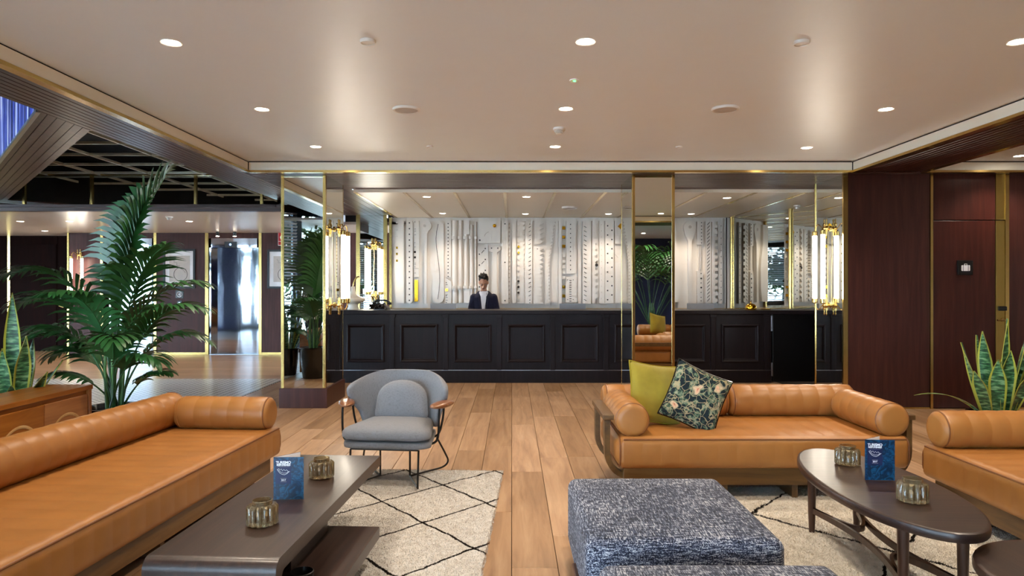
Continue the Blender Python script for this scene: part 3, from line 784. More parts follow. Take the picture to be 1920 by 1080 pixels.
# ------------------------------------------------------------------ reception desk
XC = lambda p: PX(p, DCNT)
ZK = lambda p: PZ(p, DCNT)
desk = thing('reception_desk', 'long dark wooden reception desk with moulded panels', 'desk', (1.0, DCNT, 0))
MB().box(-4.0, XC(1447)-1.0, .02, .70, 0, 1.05).build('body', 'counter_wood', desk)
MB().box(-4.02, 3.9, -.035, .74, 1.05, 1.108, .006).build('countertop', 'counter_wood', desk)
MB().box(-4.0, XC(1447)-1.0, .0, .03, 0, .19, .004).build('plinth', 'counter_wood', desk)
MB().box(-4.0, XC(1447)-1.0, -.004, .03, .19, .196).build('metal_strip', 'steel', desk)
def mould(x0, x1, z0, z1, parent):
    mb = MB(); rings = []
    for ins, y in ((0, .02), (0, -.012), (.015, -.018), (.03, -.012), (.042, .012), (.05, .016)):
        rings.append([(x0+ins, y, z0+ins), (x1-ins, y, z0+ins), (x1-ins, y, z1-ins), (x0+ins, y, z1-ins)])
    mb.loft(rings); return mb.build('panel_moulding', 'counter_wood', parent)
pit = 100.4
for k in range(-2, 9):
    c0 = 735.2+pit*k
    if -4.0 < XC(c0)-1.0 < XC(1440)-1.0:
        MB().box(XC(c0-4.5)-1, XC(c0+4.5)-1, -.004, .03, .19, 1.05, .004).build('pilaster', 'counter_wood', desk)
        MB().box(XC(c0-6)-1, XC(c0+6)-1, -.012, .02, 1.0, 1.05, .004).build('pilaster_cap', 'counter_wood', desk)
    a, b = c0+15.5, c0+85.5
    if XC(a)-1 > -4.0 and b < 1445: mould(XC(a)-1, XC(b)-1, ZK(679), ZK(608), desk)
g = MB().box(XC(1449)-1.0, XC(1535)-1.0+.3, .0, .05, .02, 1.05, .004).build('gate', 'black_plastic', desk)
for za, zb in ((592, 621), (680, 705)): MB().box(XC(1446)-1, XC(1449)-1, -.012, .03, ZK(zb), ZK(za), .003).build('hinge', 'steel', g)

# ------------------------------------------------------------------ wall lamps with light tubes
def sconce_proto():
    t = thing('wall_lamp', '', 'wall lamp')
    angs = (-45, 45); r = .165; hl = .41
    for s in (-1, 1):
        hub = MB()
        prof = [(.004, -.12), (.012, -.10), (.006, -.08), (.02, -.045), (.012, -.02), (.026, 0), (.014, .02), (.008, .06), (.003, .10)]
        for sx in (-.03, .03): hub.lathe([(a, s*(hl+.075)-s*b) for a, b in prof], 10, (sx, -.055, 0))
        hub.tube([(0, 0, s*(hl+.07)), (0, -.06, s*(hl+.07))], .012, 8)
        hub.lathe([(.035, 0), (.035, -.012)], 14, (0, 0, s*(hl+.07)), 'y')
        hub.build('bracket', 'brass', t, True)
        for a in angs:
            dx, dy = r*math.sin(math.radians(a)), -r*math.cos(math.radians(a))-.02
            pts = []
            for k in range(11):
                f = k/10
                z = s*(hl+.06)+s*(.05*math.sin(PI*f*1.0)-.03*math.sin(2*PI*f))
                pts.append((dx*f, -.05+(dy+.05)*f, z if k < 10 else s*(hl+.03)))
            MB().tube(pts, .006, 8).build('arm', 'brass', t, True)
            MB().lathe([(.018, s*(hl+.05)), (.034, s*(hl+.04)), (.034, s*(hl-.012))], 16, (dx, dy, 0)).build('cap', 'brass', t, True)
    for a in angs:
        dx, dy = r*math.sin(math.radians(a)), -r*math.cos(math.radians(a))-.02
        MB().lathe([(.026, -hl+.0), (.026, hl)], 16, (dx, dy, 0)).build('tube', 'tube_light', t, True)
    MB().tube([(0, -.02, hl+.05), (.006, -.025, .2), (-.012, -.02, -.1), (-.006, -.02, -hl-.05)], .003, 6).build('cord', 'brass', t)
    return t
sc = sconce_proto()
spots = [((-2.248, 8.66, 1.715), PI/2, 'brass wall lamp with glowing tubes on the column left of the desk'),
         ((3.993, 8.58, 1.715), -PI/2, 'brass wall lamp with glowing tubes on the side mirror right of the desk'),
         ((PX(701, 12.78), 12.80, 1.78), 0, 'brass wall lamp with glowing tubes on the narrow mirror beside the relief'),
         ((XE(151), DE, PZ(520, DE)), 0, 'brass wall lamp glowing behind the palm left of the lifts')]
for i, (l, rz, lab) in enumerate(spots):
    o = sc if i == 0 else copy_tree(sc)
    o.location = l; o.rotation_euler = (0, 0, rz); tag(o, lab, 'wall lamp', 'brass tube wall lamps')

# ------------------------------------------------------------------ window front (left, behind the camera) and remaining walls
FA = math.atan2(.746, -.666)
fac = struct('wall_left', 'window front along the street'); fac.location = (-4.2, .5, 0); fac.rotation_euler = (0, 0, FA)
BW = 1.6
MB().box(-6.4, 16.0, 0, .25, 0, .12).build('sill_wall', 'wall_dark', fac)
MB().box(-6.4, 16.0, 0, .25, 3.15, TOP).build('head_wall', 'wall_dark', fac)
nw = 0
for k in range(-4, 10):
    s0 = .9+(k-1)*BW
    MB().box(s0-.06, s0+.06, -.05, .2, .12, 3.15, .005).build('post', 'window_frame' if k % 3 else 'navy_panel', fac)
    if s0 < 15:
        nw += 1
        wn = struct('window_%d' % nw, 'street window'); wn.parent = fac
        mb = MB()
        for a, b, c_, d_ in ((s0+.06, s0+.11, .12, 3.15), (s0+BW-.11, s0+BW-.06, .12, 3.15), (s0+.11, s0+BW-.11, .12, .18), (s0+.11, s0+BW-.11, 3.08, 3.15)):
            mb.box(a, b, .04, .10, c_, d_)
        mb.build('window_frame', 'window_frame', wn)
        MB().box(s0+.11, s0+BW-.11, .065, .073, .18, 3.08).build('window_pane', 'pane', wn)
        if k not in (0, 6):
            mb = MB(); z = .5
            while z < 3.1:
                if not (1.25 < z < 1.55):
                    mb.add([(s0+.08, -.10, z+.018), (s0+BW-.08, -.10, z+.018), (s0+BW-.08, -.05, z-.018), (s0+.08, -.05, z-.018)], [(0, 1, 2, 3)])
                    mb.add([(s0+.08, -.10, z+.021), (s0+BW-.08, -.10, z+.021), (s0+BW-.08, -.05, z-.015), (s0+.08, -.05, z-.015)], [(0, 1, 2, 3)])
                z += .072
            o = mb.build('blind_slats', 'blind_white', wn); o['kind'] = 'stuff'
MB().box(8.05, 8.75, -.55, -.12, 0, TOP, .01).build('window_pier', 'navy_panel', fac)
sbuild(MB().box(-.2, 8.2, -4.6, -4.2, 0, TOP), 'wall_front', 'navy_panel', 'dark blue wall behind the camera')
sbuild(MB().box(8.0, 8.3, -4.6, 9.0, 0, TOP), 'wall_side', 'wall_paint', 'wall at the far right')
sbuild(MB().box(-15.6, -15.2, 11.6, 16.2, 0, TOP), 'wall_end', 'wall_dark', 'dark wall at the far left')
mb = MB().box(4.2, 6.4, DF+.05, DF+.3, 0, TOP); mb.box(6.1, 6.4, 8.9, DF+.3, 0, TOP)
sbuild(mb, 'wall_service', 'wall_dark', 'wall behind the mirrors')
g = sbuild(MB().box(-40, 12, -40, 30, -.4, -.26), 'ground', 'pavement', 'street pavement outside')

# ------------------------------------------------------------------ sofas
def roll(length, r, pitch=.125, ends=True):
    """leather bolster along +x from 0 to length, stitched channels every pitch"""
    prof = []; e = .045
    for k in range(6): a = PI/2*k/5; prof.append((max(.002, (r-e)+e*math.sin(a)) if k else .004, e*(1-math.cos(a))))
    prof.insert(1, (r-e, 0.0005))
    nseg = max(1, round((length-2*e)/pitch)); p = (length-2*e)/nseg
    for s in range(nseg):
        x0 = e+s*p
        for f, q in ((.02, -.0025), (.12, 0), (.5, .0015), (.88, 0), (.98, -.0025)): prof.append((r+q, x0+f*p))
    for k in range(5, -1, -1): a = PI/2*k/5; prof.append((max(.002, (r-e)+e*math.sin(a)) if k else .004, length-e*(1-math.cos(a))))
    prof.insert(len(prof)-1, (r-e, length-.0005))
    return MB().lathe(prof, 28, (0, 0, 0), 'x')
def seat_cushion(L, D, z0, z1, pitch=.125):
    mb = MB(); rings = []; r = .06
    sec = rrect(0, D, z0, z1, r, 5)
    cy, cz = D/2, (z0+z1)/2
    def ring(x, ins): return [(x, min(max(y, ins), D-ins), min(max(z, z0+ins), z1-ins)) if ins < .03 else (x, cy+(y-cy)*(1-ins*2/D), cz+(z-cz)*(1-ins*2/(z1-z0))) for y, z in sec]
    for x, i in ((0, .09), (.004, .055), (.018, .032), (.045, .004)): rings.append(ring(-L/2+x, i))
    n = max(1, round((L-.1)/pitch)); p = (L-.1)/n
    for s in range(n):
        x0 = -L/2+.05+s*p
        for f, q in ((.03, .004), (.2, .0008), (.5, 0), (.8, .0008), (.97, .004)): rings.append(ring(x0+f*p, q))
    for x, i in ((.045, .004), (.018, .032), (.004, .055), (0, .09)): rings.append(ring(L/2-x, i))
    return mb.loft(rings)
def sofa(label, loc, rz, L, arms=(True, True), nback=2, group='tan leather sofas'):
    t = thing('leather_sofa', label, 'sofa', loc, rz, group)
    D = .95; z0, z1 = .215, .437; rr = .118
    MB().box(-L/2+.06, L/2-.06, .07, D-.02, .095, z0+.004, .004).build('base_frame', 'teak_x', t)
    nl = max(2, round(L/.55))
    for k in range(nl):
        x = -L/2+.28+(L-.56)*k/(nl-1)
        MB().box(x-.02, x+.02, .10, .62, 0, .096, .002).build('leg', 'teak', t)
    s = seat_cushion(L, D-.06, z0, z1).build('seat_cushion', 'leather', t, True, 50)
    zz = z1-.006
    MB().tube([(-L/2+.05, .012, zz-.012), (L/2-.05, .012, zz-.012)], .006, 8).build('piping', 'leather_piping', s, True)
    for sx in (-1, 1):
        q = [(sx*(L/2-.028), y, z) for y, z in rrect(.012, D-.07, z0+.01, z1-.01, .07, 5)]
        MB().tube(q, .006, 8, True).build('piping', 'leather_piping', s, True)
    yb = D-.12
    for k in range(nback):
        ln = (L-.02)/nback
        b = roll(ln-.004, .125).xf(Matrix.Translation((-L/2+.01+k*ln, yb, z1+.112))).build('back_roll', 'leather', t, True, 50)
        for xx in (.03, ln-.034):
            q = [(-L/2+.01+k*ln+xx, yb+.122*math.cos(a), z1+.112+.122*math.sin(a)) for a in [2*PI*i/28 for i in range(28)]]
            MB().tube(q, .005, 6, True).build('piping', 'leather_piping', b, True)
    for i, sx in enumerate((-1, 1)):
        if not arms[i]: continue
        xa = sx*(L/2-.118)
        M_ = Matrix.Translation((xa, .03, z1+.104)) @ Matrix.Rotation(PI/2, 4, 'Z')
        b = roll(yb-.13, rr).xf(M_).build('arm_roll', 'leather', t, True, 50)
        q = [(xa+.112*math.cos(a), .058, z1+.104+.112*math.sin(a)) for a in [2*PI*j/28 for j in range(28)]]
        MB().tube(q, .0055, 6, True).build('piping', 'leather_piping', b, True)
        # wooden side frame: rail on two curved posts
        X = L/2+.045
        prof = [(X-.022, .53), (X-.022, .34)]+[(X-.142+.12*math.cos(a), .31-.15*math.sin(a)) for a in [PI/2*j/7 for j in range(8)]]+[(X-.2, .16)]
        prof2 = [(X-.2, .125)]+[(X-.142+.158*math.cos(a), .31-.187*math.sin(a)) for a in [PI/2*(7-j)/7 for j in range(8)]]+[(X+.016, .34), (X+.016, .53)]
        poly = [(sx*a, b_) for a, b_ in prof+prof2]
        for y0 in (.13, .66):
            MB().prism(poly, (0, y0, 0), (1, 0, 0), (0, 0, 1), (0, .07, 0)).build('side_post', 'teak', t)
        MB().box(min(sx*(X-.05), sx*(X+.03)), max(sx*(X-.05), sx*(X+.03)), .11, .75, .53, .565, .005).build('side_rail', 'teak', t)
    # rear frame
    MB().box(-L/2+.02, L/2-.02, D-.005, D+.02, .50, .56, .004).build('rear_rail', 'teak', t)
    for x in (-L/2+.1, 0, L/2-.1): MB().box(x-.03, x+.03, D-.03, D-.002, .12, .52, .003).build('rear_post', 'teak', t)
    return t
sofa('tan leather sofa with bolster arms holding two cushions', (1.70, 4.58, .012), 0, 2.0)
LR = math.radians(86.4)
L1 = 3.9
fx, fy = -1.70, 5.07
cxy = Vector((fx, fy))-Vector(rot2(L1/2, 0, LR))
sofa('long tan leather sofa in the left foreground beside the low dark table', (cxy.x, cxy.y, 0), LR, L1, (False, True), 2)
sofa('tan leather sofa cut off by the right edge behind the oval table', (2.65, 3.12, .012), -PI/2, 2.66)

# ------------------------------------------------------------------ cushions
def pillow(name, label, w_, h_, t_, mat, loc, rot, pipe=None, grp=None):
    o = thing(name, label, 'cushion', loc, 0, grp); o.rotation_euler = rot
    n = 18; V = []; Fc = []
    for side in (1, -1):
        for i in range(n+1):
            for j in range(n+1):
                u, v = -1+2*i/n, -1+2*j/n
                pin = 1-.07*(1-abs(u)**2)*(abs(v)**6)-.0; pin2 = 1-.07*(1-abs(v)**2)*(abs(u)**6)
                th = max(0, (1-u**4))**.55*max(0, (1-v**4))**.55
                V.append((u*w_/2*pin2, side*-t_/2*th*(.92+.08*math.sin(5*u+3*v)), v*h_/2*pin))
    m = (n+1)**2
    for s in range(2):
        for i in range(n):
            for j in range(n):
                a = s*m+i*(n+1)+j; Fc.append((a, a+1, a+n+2, a+n+1))
    b = MB().add(V, Fc).build('cover', mat, o, True, 80)
    if pipe:
        pts = []
        per = [(i, 0) for i in range(n)]+[(n, j) for j in range(n)]+[(n-i, n) for i in range(n)]+[(0, n-j) for j in range(n)]
        for i, j in per: pts.append(V[i*(n+1)+j])
        MB().tube(pts, .006, 6, True).build('piping', pipe, o, True)
    return o
pillow('yellow_cushion', 'mustard yellow linen cushion leaning on the bolster arm', .40, .46, .14, 'yellow_linen', (1.06, 5.08, .665), (math.radians(-22), math.radians(9), math.radians(14)), 'piping_yellow')
pillow('floral_cushion', 'dark floral patterned cushion leaning against the yellow cushion', .42, .45, .14, 'floral', (1.33, 4.95, .655), (math.radians(-24), math.radians(24), math.radians(-8)), 'pot_glaze')
pillow('yellow_cushion', 'mustard cushion on the right sofa, seen in the slim column mirror', .42, .42, .14, 'yellow_linen', (3.0, 2.45, .70), (math.radians(-15), math.radians(-12), math.radians(150)), 'piping_yellow')

# ------------------------------------------------------------------ ottomans
for nm, x0, x1, y0, y1, z1, lab in (('ottoman', .30, 1.115, 2.76, 3.70, .425, 'large blue grey tweed ottoman in front of the tan sofa'), ('ottoman', .32, 1.19, 1.62, 2.56, .422, 'blue grey tweed ottoman cut off at the bottom edge')):
    t = thing(nm, lab, 'ottoman', ((x0+x1)/2, (y0+y1)/2, 0), 0, 'tweed ottomans')
    hx, hy = (x1-x0)/2, (y1-y0)/2
    bm = bmesh.new(); bmesh.ops.create_cube(bm, size=1)
    for v in bm.verts: v.co = Vector((v.co.x*2*hx, v.co.y*2*hy, (z1+.08)/2+v.co.z*(z1-.08)))
    bmesh.ops.bevel(bm, geom=bm.edges[:], offset=.045, segments=5, affect='EDGES', profile=.5)
    bmesh.ops.subdivide_edges(bm, edges=[e for e in bm.edges if e.calc_length() > .3], cuts=6, use_grid_fill=True)
    for v in bm.verts:
        if v.co.z > z1-.05:
            f = max(0, 1-(v.co.x/hx)**4)*max(0, 1-(v.co.y/hy)**4); v.co.z += .012*f
    MB().from_bm(bm).build('upholstery', 'blue_tweed', t, True, 60)
    for sx in (-1, 1):
        for sy in (-1, 1):
            MB().lathe([(.018, 0), (.026, .09)], 12, (sx*(hx-.07), sy*(hy-.07), 0)).build('leg', 'leg_wood', t, True)
    MB().box(-hx-.02, -hx+.015, -hy+.15, -hy+.45, .02, .16, .008).build('side_block', 'leg_wood', t)
    MB().box(-hx+.03, hx-.03, -hy+.03, hy-.03, .07, .1).build('base_board', 'leg_wood', t)

# ------------------------------------------------------------------ low table at left
TA = math.radians(-2.8)
TX, TY = -1.13, 3.46
t = thing('low_table', 'low dark wood slab table with rounded end beside the left sofa', 'coffee table', (TX, TY, 0), TA)
hw, hl = .265, .83; zt, th = .40, .06
prof = [(hl, zt-th), (hl, zt)]
for k in range(7): a = PI/2*k/6; prof.append((-hl+.05-.05*math.sin(a), zt-.05+.05*math.cos(a)))
prof += [(-hl, .03), (-hl+th, .03)]
for k in range(5): a = PI/2*(4-k)/4; prof.append((-hl+th+.03-.03*math.sin(a), zt-th-.03+.03*math.cos(a)))
MB().prism(prof, (-hw, 0, 0), (0, 1, 0), (0, 0, 1), (2*hw, 0, 0)).build('table_top', 'table_wood', t, True, 32)
MB().box(-.15, .43, -hl-.1, .14, .14, .20, .003).build('lower_shelf', 'table_wood', t)
MB().box(-.11, .18, -.45, .06, .198, zt-th+.002, .002).build('support_block', 'table_wood', t)
MB().box(-.05, .35, -.75, .02, 0.026, .142, .002).build('support_foot', 'table_wood', t)

# ------------------------------------------------------------------ oval table and round table at right
def oval_outline(a, b, n=48, egg=.0): return [((a*math.cos(2*PI*k/n)), b*math.sin(2*PI*k/n)*(1+egg*math.cos(2*PI*k/n))) for k in range(n)]
def slab(mb, out, z0, z1, r=.012):
    rings = []
    n = len(out)
    for ins, z in ((.02, z0), (.004, z0+.004), (0, z0+r), (0, z1-r), (r*.3, z1-r*.3), (r, z1), (r+.012, z1), (r+.03, z1)):
        rings.append([(x*(1-ins/max(.05, math.hypot(x, y))), y*(1-ins/max(.05, math.hypot(x, y))), z) for x, y in out])
    return mb.loft(rings)
def oval_table(name, label, loc, rz, a, b, zt, legs, egg=0., stretch=True):
    t = thing(name, label, 'coffee table', loc, rz)
    slab(MB(), oval_outline(a, b, 56, egg), zt-.045, zt).build('table_top', 'table_wood', t, True, 35)
    for x, y in legs:
        MB().lathe([(.016, 0), (.021, .12), (.026, zt-.03)], 14, (x, y, 0)).build('leg', 'leg_wood', t, True)
    if stretch:
        m = len(legs)
        for i in range(m):
            p, q = Vector((*legs[i], .13)), Vector((*legs[(i+1) % m], .13))
            c = (p+q)/2; inw = (-c); inw.z = 0; sag = .62 if (p-q).length < .5 else .55
            pts = []
            for k in range(15):
                f = k/14; pts.append(p.lerp(q, f)+inw*sag*math.sin(PI*f))
            MB().bar(pts, .008, .016).build('stretcher', 'leg_wood', t, True, 30)
    return t
OT = (1.88, 3.52)
oval_table('oval_table', 'oval dark wood coffee table with curved stretchers at right', (*OT, .012), math.radians(88), .75, .30, .438,
           [(.50, .13), (-.50, .13), (-.50, -.13), (.50, -.13)], -.05)
oval_table('round_table', 'small round dark table cut off at the lower right corner', (2.2, 2.55, .012), 0, .40, .40, .355,
           [(.24*math.cos(a), .24*math.sin(a)) for a in (.6, 2.7, 4.8)], 0, False)

# ------------------------------------------------------------------ glass tealight holders
def holder_mesh():
    mb = MB(); n = 84; rings = []
    def ring(r, z, amp): return [((r+amp*abs(math.cos(7*2*PI*k/n))**.7)*math.cos(2*PI*k/n), (r+amp*abs(math.cos(7*2*PI*k/n))**.7)*math.sin(2*PI*k/n), z) for k in range(n)]
    for r, z, a in ((.002, .0005, 0), (.040, .0, .002), (.045, .004, .012), (.045, .058, .012), (.042, .064, .009), (.036, .066, 0), (.036, .078, 0), (.033, .079, 0), (.033, .012, 0), (.002, .010, 0)): rings.append(ring(r, z, a))
    return mb.loft(rings, cap=False).mesh('glass_body', 'smoked_glass', True, 50)
hm = holder_mesh()
cm = MB().lathe([(.018, .0), (.018, .014)], 16).mesh('candle', 'white_ceramic', True)
def holder(label, x, y, z):
    t = thing('tealight_holder', label, 'candle holder', (x, y, z+.001), RND.random(), 'fluted glass tealight holders')
    put('glass_body', hm, t); put('candle', cm, t, (0, 0, .013)); t.scale = (1.2, 1.2, 1.38)
def on(px, py, z): d = (EYE-z)*F/(py-540); return PX(px, d), d
for px, py, z, lab in ((492, 983, .40, 'fluted smoked glass tealight holder nearest the camera on the low table'), (603, 895, .40, 'fluted smoked glass tealight holder behind the brochure on the low table'),
                       (1589, 871, .45, 'fluted smoked glass tealight holder at the far end of the oval table'), (1711, 940, .45, 'fluted smoked glass tealight holder in front of the brochure on the oval table')):
    x, y = on(px, py, z); holder(lab, x, y, z)
x, y = on(566, 1085, .22)
t = thing('dark_bowl', 'small black bowl on the lower shelf of the low table', 'bowl', (x, y, .201))
MB().lathe([(.03, 0), (.045, .01), (.05, .05), (.046, .052), (.04, .012), (.003, .010)], 24, cap=False).build('bowl_body', 'black_metal', t, True)

# ------------------------------------------------------------------ folded brochures
def brochure(label, x, y, z, rz, open_=28.):
    w_, h_ = .148, .21
    t = thing('brochure', label, 'brochure', (x, y, z+.001), rz, 'blue brochures')
    f = MB().box(0, w_, -.0012, 0, 0, h_).build('front_cover', 'brochure_blue', t)
    Mb = Matrix.Rotation(math.radians(open_), 4, 'Z')
    MB().box(0, w_, 0, .0012, 0, h_).xf(Mb).build('back_cover', 'brochure_blue', t)
    MB().box(.002, w_-.001, -.0006, -.0001, .001, h_-.001).xf(Mb).build('inner_page', 'paper', t)
    MB().box(.002, w_-.001, .0002, .0008, .001, h_-.001).build('inner_page', 'paper', t)
    MB().box(.011, .086, -.0016, -.0011, .078, .196).build('title_block', 'navy_panel', f)
    def T(cx, cz): return Matrix.Translation((cx, -.0017, cz)) @ Matrix.Rotation(PI/2, 4, 'X')
    text('title_text', 'TURISMO', 'white_ink', .0185, f, T(.049, .183), .0002, bold=.0006, space=.92)
    text('title_text', 'RESPONSABLE', 'white_ink', .0120, f, T(.049, .171), .0002, bold=.0005, space=.85)
    MB().box(.020, .078, -.0019, -.0016, .1628, .1636).build('rule_line', 'mat_grey', f)
    lf = [(.018, .150), (.024, .140), (.032, .131), (.042, .125), (.054, .123), (.064, .127), (.072, .134), (.080, .139), (.070, .140), (.064, .148), (.058, .142), (.050, .150), (.045, .141), (.038, .152), (.032, .146), (.026, .154)]
    MB().tube([(a, -.0018, b) for a, b in lf], .0009, 5, True).build('leaf_emblem', 'white_ink', f)
    MB().tube([(a, -.0018, b) for a, b in ((.022, .149), (.034, .137), (.048, .131), (.062, .132), (.074, .137))], .0007, 5).build('leaf_vein', 'white_ink', f)
    text('year_text', '2017', 'white_ink', .0115, f, T(.049, .096), .0002, bold=.0003)
    for zz in (.105, .088): MB().box(.034, .064, -.0019, -.0016, zz-.0004, zz+.0004).build('rule_line', 'mat_grey', f)
x, y = on(513, 937, .40); brochure('blue folded brochure standing on the low table', x, y, .40, math.radians(2), 46)
x, y = on(1622, 900, .45); brochure('blue folded brochure standing on the oval table', x, y, .45, math.radians(-5), 40)

# ------------------------------------------------------------------ lounge chair
ch = thing('lounge_chair', 'grey upholstered lounge chair with wooden arm pads and black wire legs', 'armchair', (-.88, 5.22, .012), math.radians(-6))
def wz(z):
    pts = [(.36, .27), (.42, .285), (.48, .30), (.54, .335), (.60, .36), (.66, .37), (.71, .355), (.745, .315), (.77, .25), (.785, .16)]
    for (a, b), (c_, d_) in zip(pts, pts[1:]):
        if a <= z <= c_: return b+(d_-b)*(z-a)/(c_-a)
    return pts[-1][1]
nr, ncol = 16, 22; V = []; Fc = []
for i in range(nr+1):
    z = .36+.425*(1-(1-i/nr)**1.25); W_ = wz(z)
    for j in range(ncol+1):
        uu = -1+2*j/ncol; x = uu*W_
        V.append((x, .22+.16*(z-.36)-.30*(abs(x)/.37)**2.4*(1.0 if z < .7 else 1-.35*(z-.7)/.085), z))
for i in range(nr):
    for j in range(ncol):
        a = i*(ncol+1)+j; Fc.append((a, a+1, a+ncol+2, a+ncol+1))
o = MB().add(V, Fc).build('back_shell', 'grey_fabric', ch, True, 180)
md = o.modifiers.new('thick', 'SOLIDIFY'); md.thickness = .05; md.offset = -1.0
md = o.modifiers.new('soft', 'SUBSURF'); md.levels = 1; md.render_levels = 2
def trap(y0, y1, w0, w1, r=.08):
    out = []
    for cx, cy, a0 in ((w1-r, y1-r, 0), (-w1+r, y1-r, 90), (-w0+r, y0+r, 180), (w0-r, y0+r, 270)):
        for k in range(8): a = math.radians(a0+90*k/7); out.append((cx+r*math.cos(a), cy+r*math.sin(a)))
    return out
MB().puff(trap(-.36, .20, .33, .26, .09), .045, .075, 8, 3.2).xf(Matrix.Translation((0, 0, .375))).build('seat_cushion', 'grey_fabric', ch, True, 180)
MB().puff(trap(-.34, .24, .325, .27, .09), .03, .03, 6, 6).xf(Matrix.Translation((0, 0, .305))).build('seat_base', 'grey_fabric', ch, True, 180)
arch = [(-.205, 0), (-.20, -.03), (-.17, -.045), (.17, -.045), (.20, -.03), (.205, 0)]
for k in range(1, 18):
    a = PI*k/18; arch.append((.198*math.cos(a)*(1 if True else 1), .07+.185*math.sin(a)**.75))
arch = [(x, z) for x, z in arch]
Mp = Matrix.Translation((.01, .09, .465)) @ Matrix.Rotation(math.radians(78), 4, 'X')
bp = MB().puff(arch, .05, .06, 8, 2.4, Mp).build('back_cushion', 'grey_fabric', ch, True, 180)
MB().tube([tuple(Mp @ Vector((x, z, 0))) for x, z in arch], .006, 6, True).build('piping', 'grey_fabric', bp, True)
def smoothpath(pts, n=6):
    P = [Vector(p) for p in pts]; out = []
    for i in range(len(P)-1):
        p0, p1, p2, p3 = P[max(i-1, 0)], P[i], P[i+1], P[min(i+2, len(P)-1)]
        for k in range(n):
            s_ = k/n; out.append(.5*((2*p1)+(-p0+p2)*s_+(2*p0-5*p1+4*p2-p3)*s_*s_+(-p0+3*p1-3*p2+p3)*s_**3))
    out.append(P[-1]); return out
for sx in (-1, 1):
    R_ = .0075
    MB().tube([(sx*.25, -.33, .28), (sx*.25, -.36, .03), (sx*.25, -.355, .018), (sx*.115, -.05, .018), (sx*.115, -.05, .28)], R_, 8).build('leg', 'black_metal', ch, True)
    MB().tube(smoothpath([(sx*.115, -.05, .018), (sx*.22, .10, .018), (sx*.31, .22, .022), (sx*.345, .255, .06), (sx*.33, .22, .13), (sx*.28, .14, .27)], 5), R_, 8).build('leg', 'black_metal', ch, True)
    MB().tube(smoothpath([(sx*.365, -.17, .555), (sx*.365, -.18, .50), (sx*.362, -.18, .38), (sx*.345, -.18, .315), (sx*.28, -.17, .285), (sx*.2, -.17, .28)], 4), R_*1.15, 8).build('arm_post', 'black_metal', ch, True)
    MB().tube(smoothpath([(sx*.36, .03, .555), (sx*.35, .04, .45), (sx*.325, .05, .35), (sx*.29, .06, .30), (sx*.2, .06, .28)], 4), R_*1.15, 8).build('arm_post', 'black_metal', ch, True)
    pad = MB().sphere((0, 0, 0), (.062, .15, .026), 18, 10).xf(Matrix.Translation((sx*.368, -.08, .568)) @ Matrix.Rotation(math.radians(-sx*18), 4, 'Z'))
    pad.build('arm_pad', 'arm_wood', ch, True, 180)
MB().tube([(-.25, -.33, .28), (.25, -.33, .28)], .0075, 8).build('front_rail', 'black_metal', ch, True)
MB().tube([(-.115, -.05, .28), (.115, -.05, .28)], .0075, 8).build('cross_rail', 'black_metal', ch, True)

# ------------------------------------------------------------------ rugs
def rug(label, loc, rz, x0, x1, y0, y1, mat, nblades, hmax, seed, ragged=.02):
    import numpy as np
    t = thing('shag_rug', label, 'rug', loc, rz)
    rg = random.Random(seed); out = []
    st = .05
    def edge_pts(a, b):
        n = max(2, int(math.dist(a, b)/st)); return [(a[0]+(b[0]-a[0])*k/n+rg.uniform(-ragged, ragged)*.3, a[1]+(b[1]-a[1])*k/n+rg.uniform(-ragged, ragged)*.3) for k in range(n)]
    c = [(x0, y0), (x1, y0), (x1, y1), (x0, y1)]
    for i in range(4): out += edge_pts(c[i], c[(i+1) % 4])
    MB().prism(out, (0, 0, .0015), (1, 0, 0), (0, 1, 0), (0, 0, .010)).build('rug_body', mat, t)
    g = np.random.default_rng(seed); n = nblades
    px, py = g.uniform(x0-.012, x1+.012, n), g.uniform(y0-.012, y1+.012, n)
    a = g.uniform(0, 2*np.pi, n); hh = g.uniform(.5, 1., n)*hmax; lean = g.uniform(.3, 1.3, n)*hmax; la = g.uniform(0, 2*np.pi, n); bw = .0028
    V = np.empty((n, 3, 3), np.float32)
    V[:, 0] = np.stack([px+np.cos(a)*bw, py+np.sin(a)*bw, np.full(n, .009)], 1)
    V[:, 1] = np.stack([px-np.cos(a)*bw, py-np.sin(a)*bw, np.full(n, .009)], 1)
    V[:, 2] = np.stack([px+np.cos(la)*lean, py+np.sin(la)*lean, .009+hh], 1)
    me = bpy.data.meshes.new('pile'); me.vertices.add(3*n); me.loops.add(3*n); me.polygons.add(n)
    me.vertices.foreach_set('co', V.ravel()); me.loops.foreach_set('vertex_index', np.arange(3*n, dtype=np.int32))
    me.polygons.foreach_set('loop_start', np.arange(0, 3*n, 3, dtype=np.int32)); me.update(); me.validate()
    me.materials.append(MATS[mat]); p = put('pile', me, t); p['kind'] = 'stuff'
    return t
RA = math.radians(-2.4)
rug('cream shag rug with thin black diamond lines under the lounge chair', (-.175, 4.57, 0), RA, -1.42, .065, -3.0, .80, 'rug_diamond', 160000, .010, 3)
rug('cream shag rug under the oval table and right sofa', (1.9, 3.6, 0), 0, -.62, 1.3, -2.2, 1.32, 'rug_wide', 160000, .014, 5)

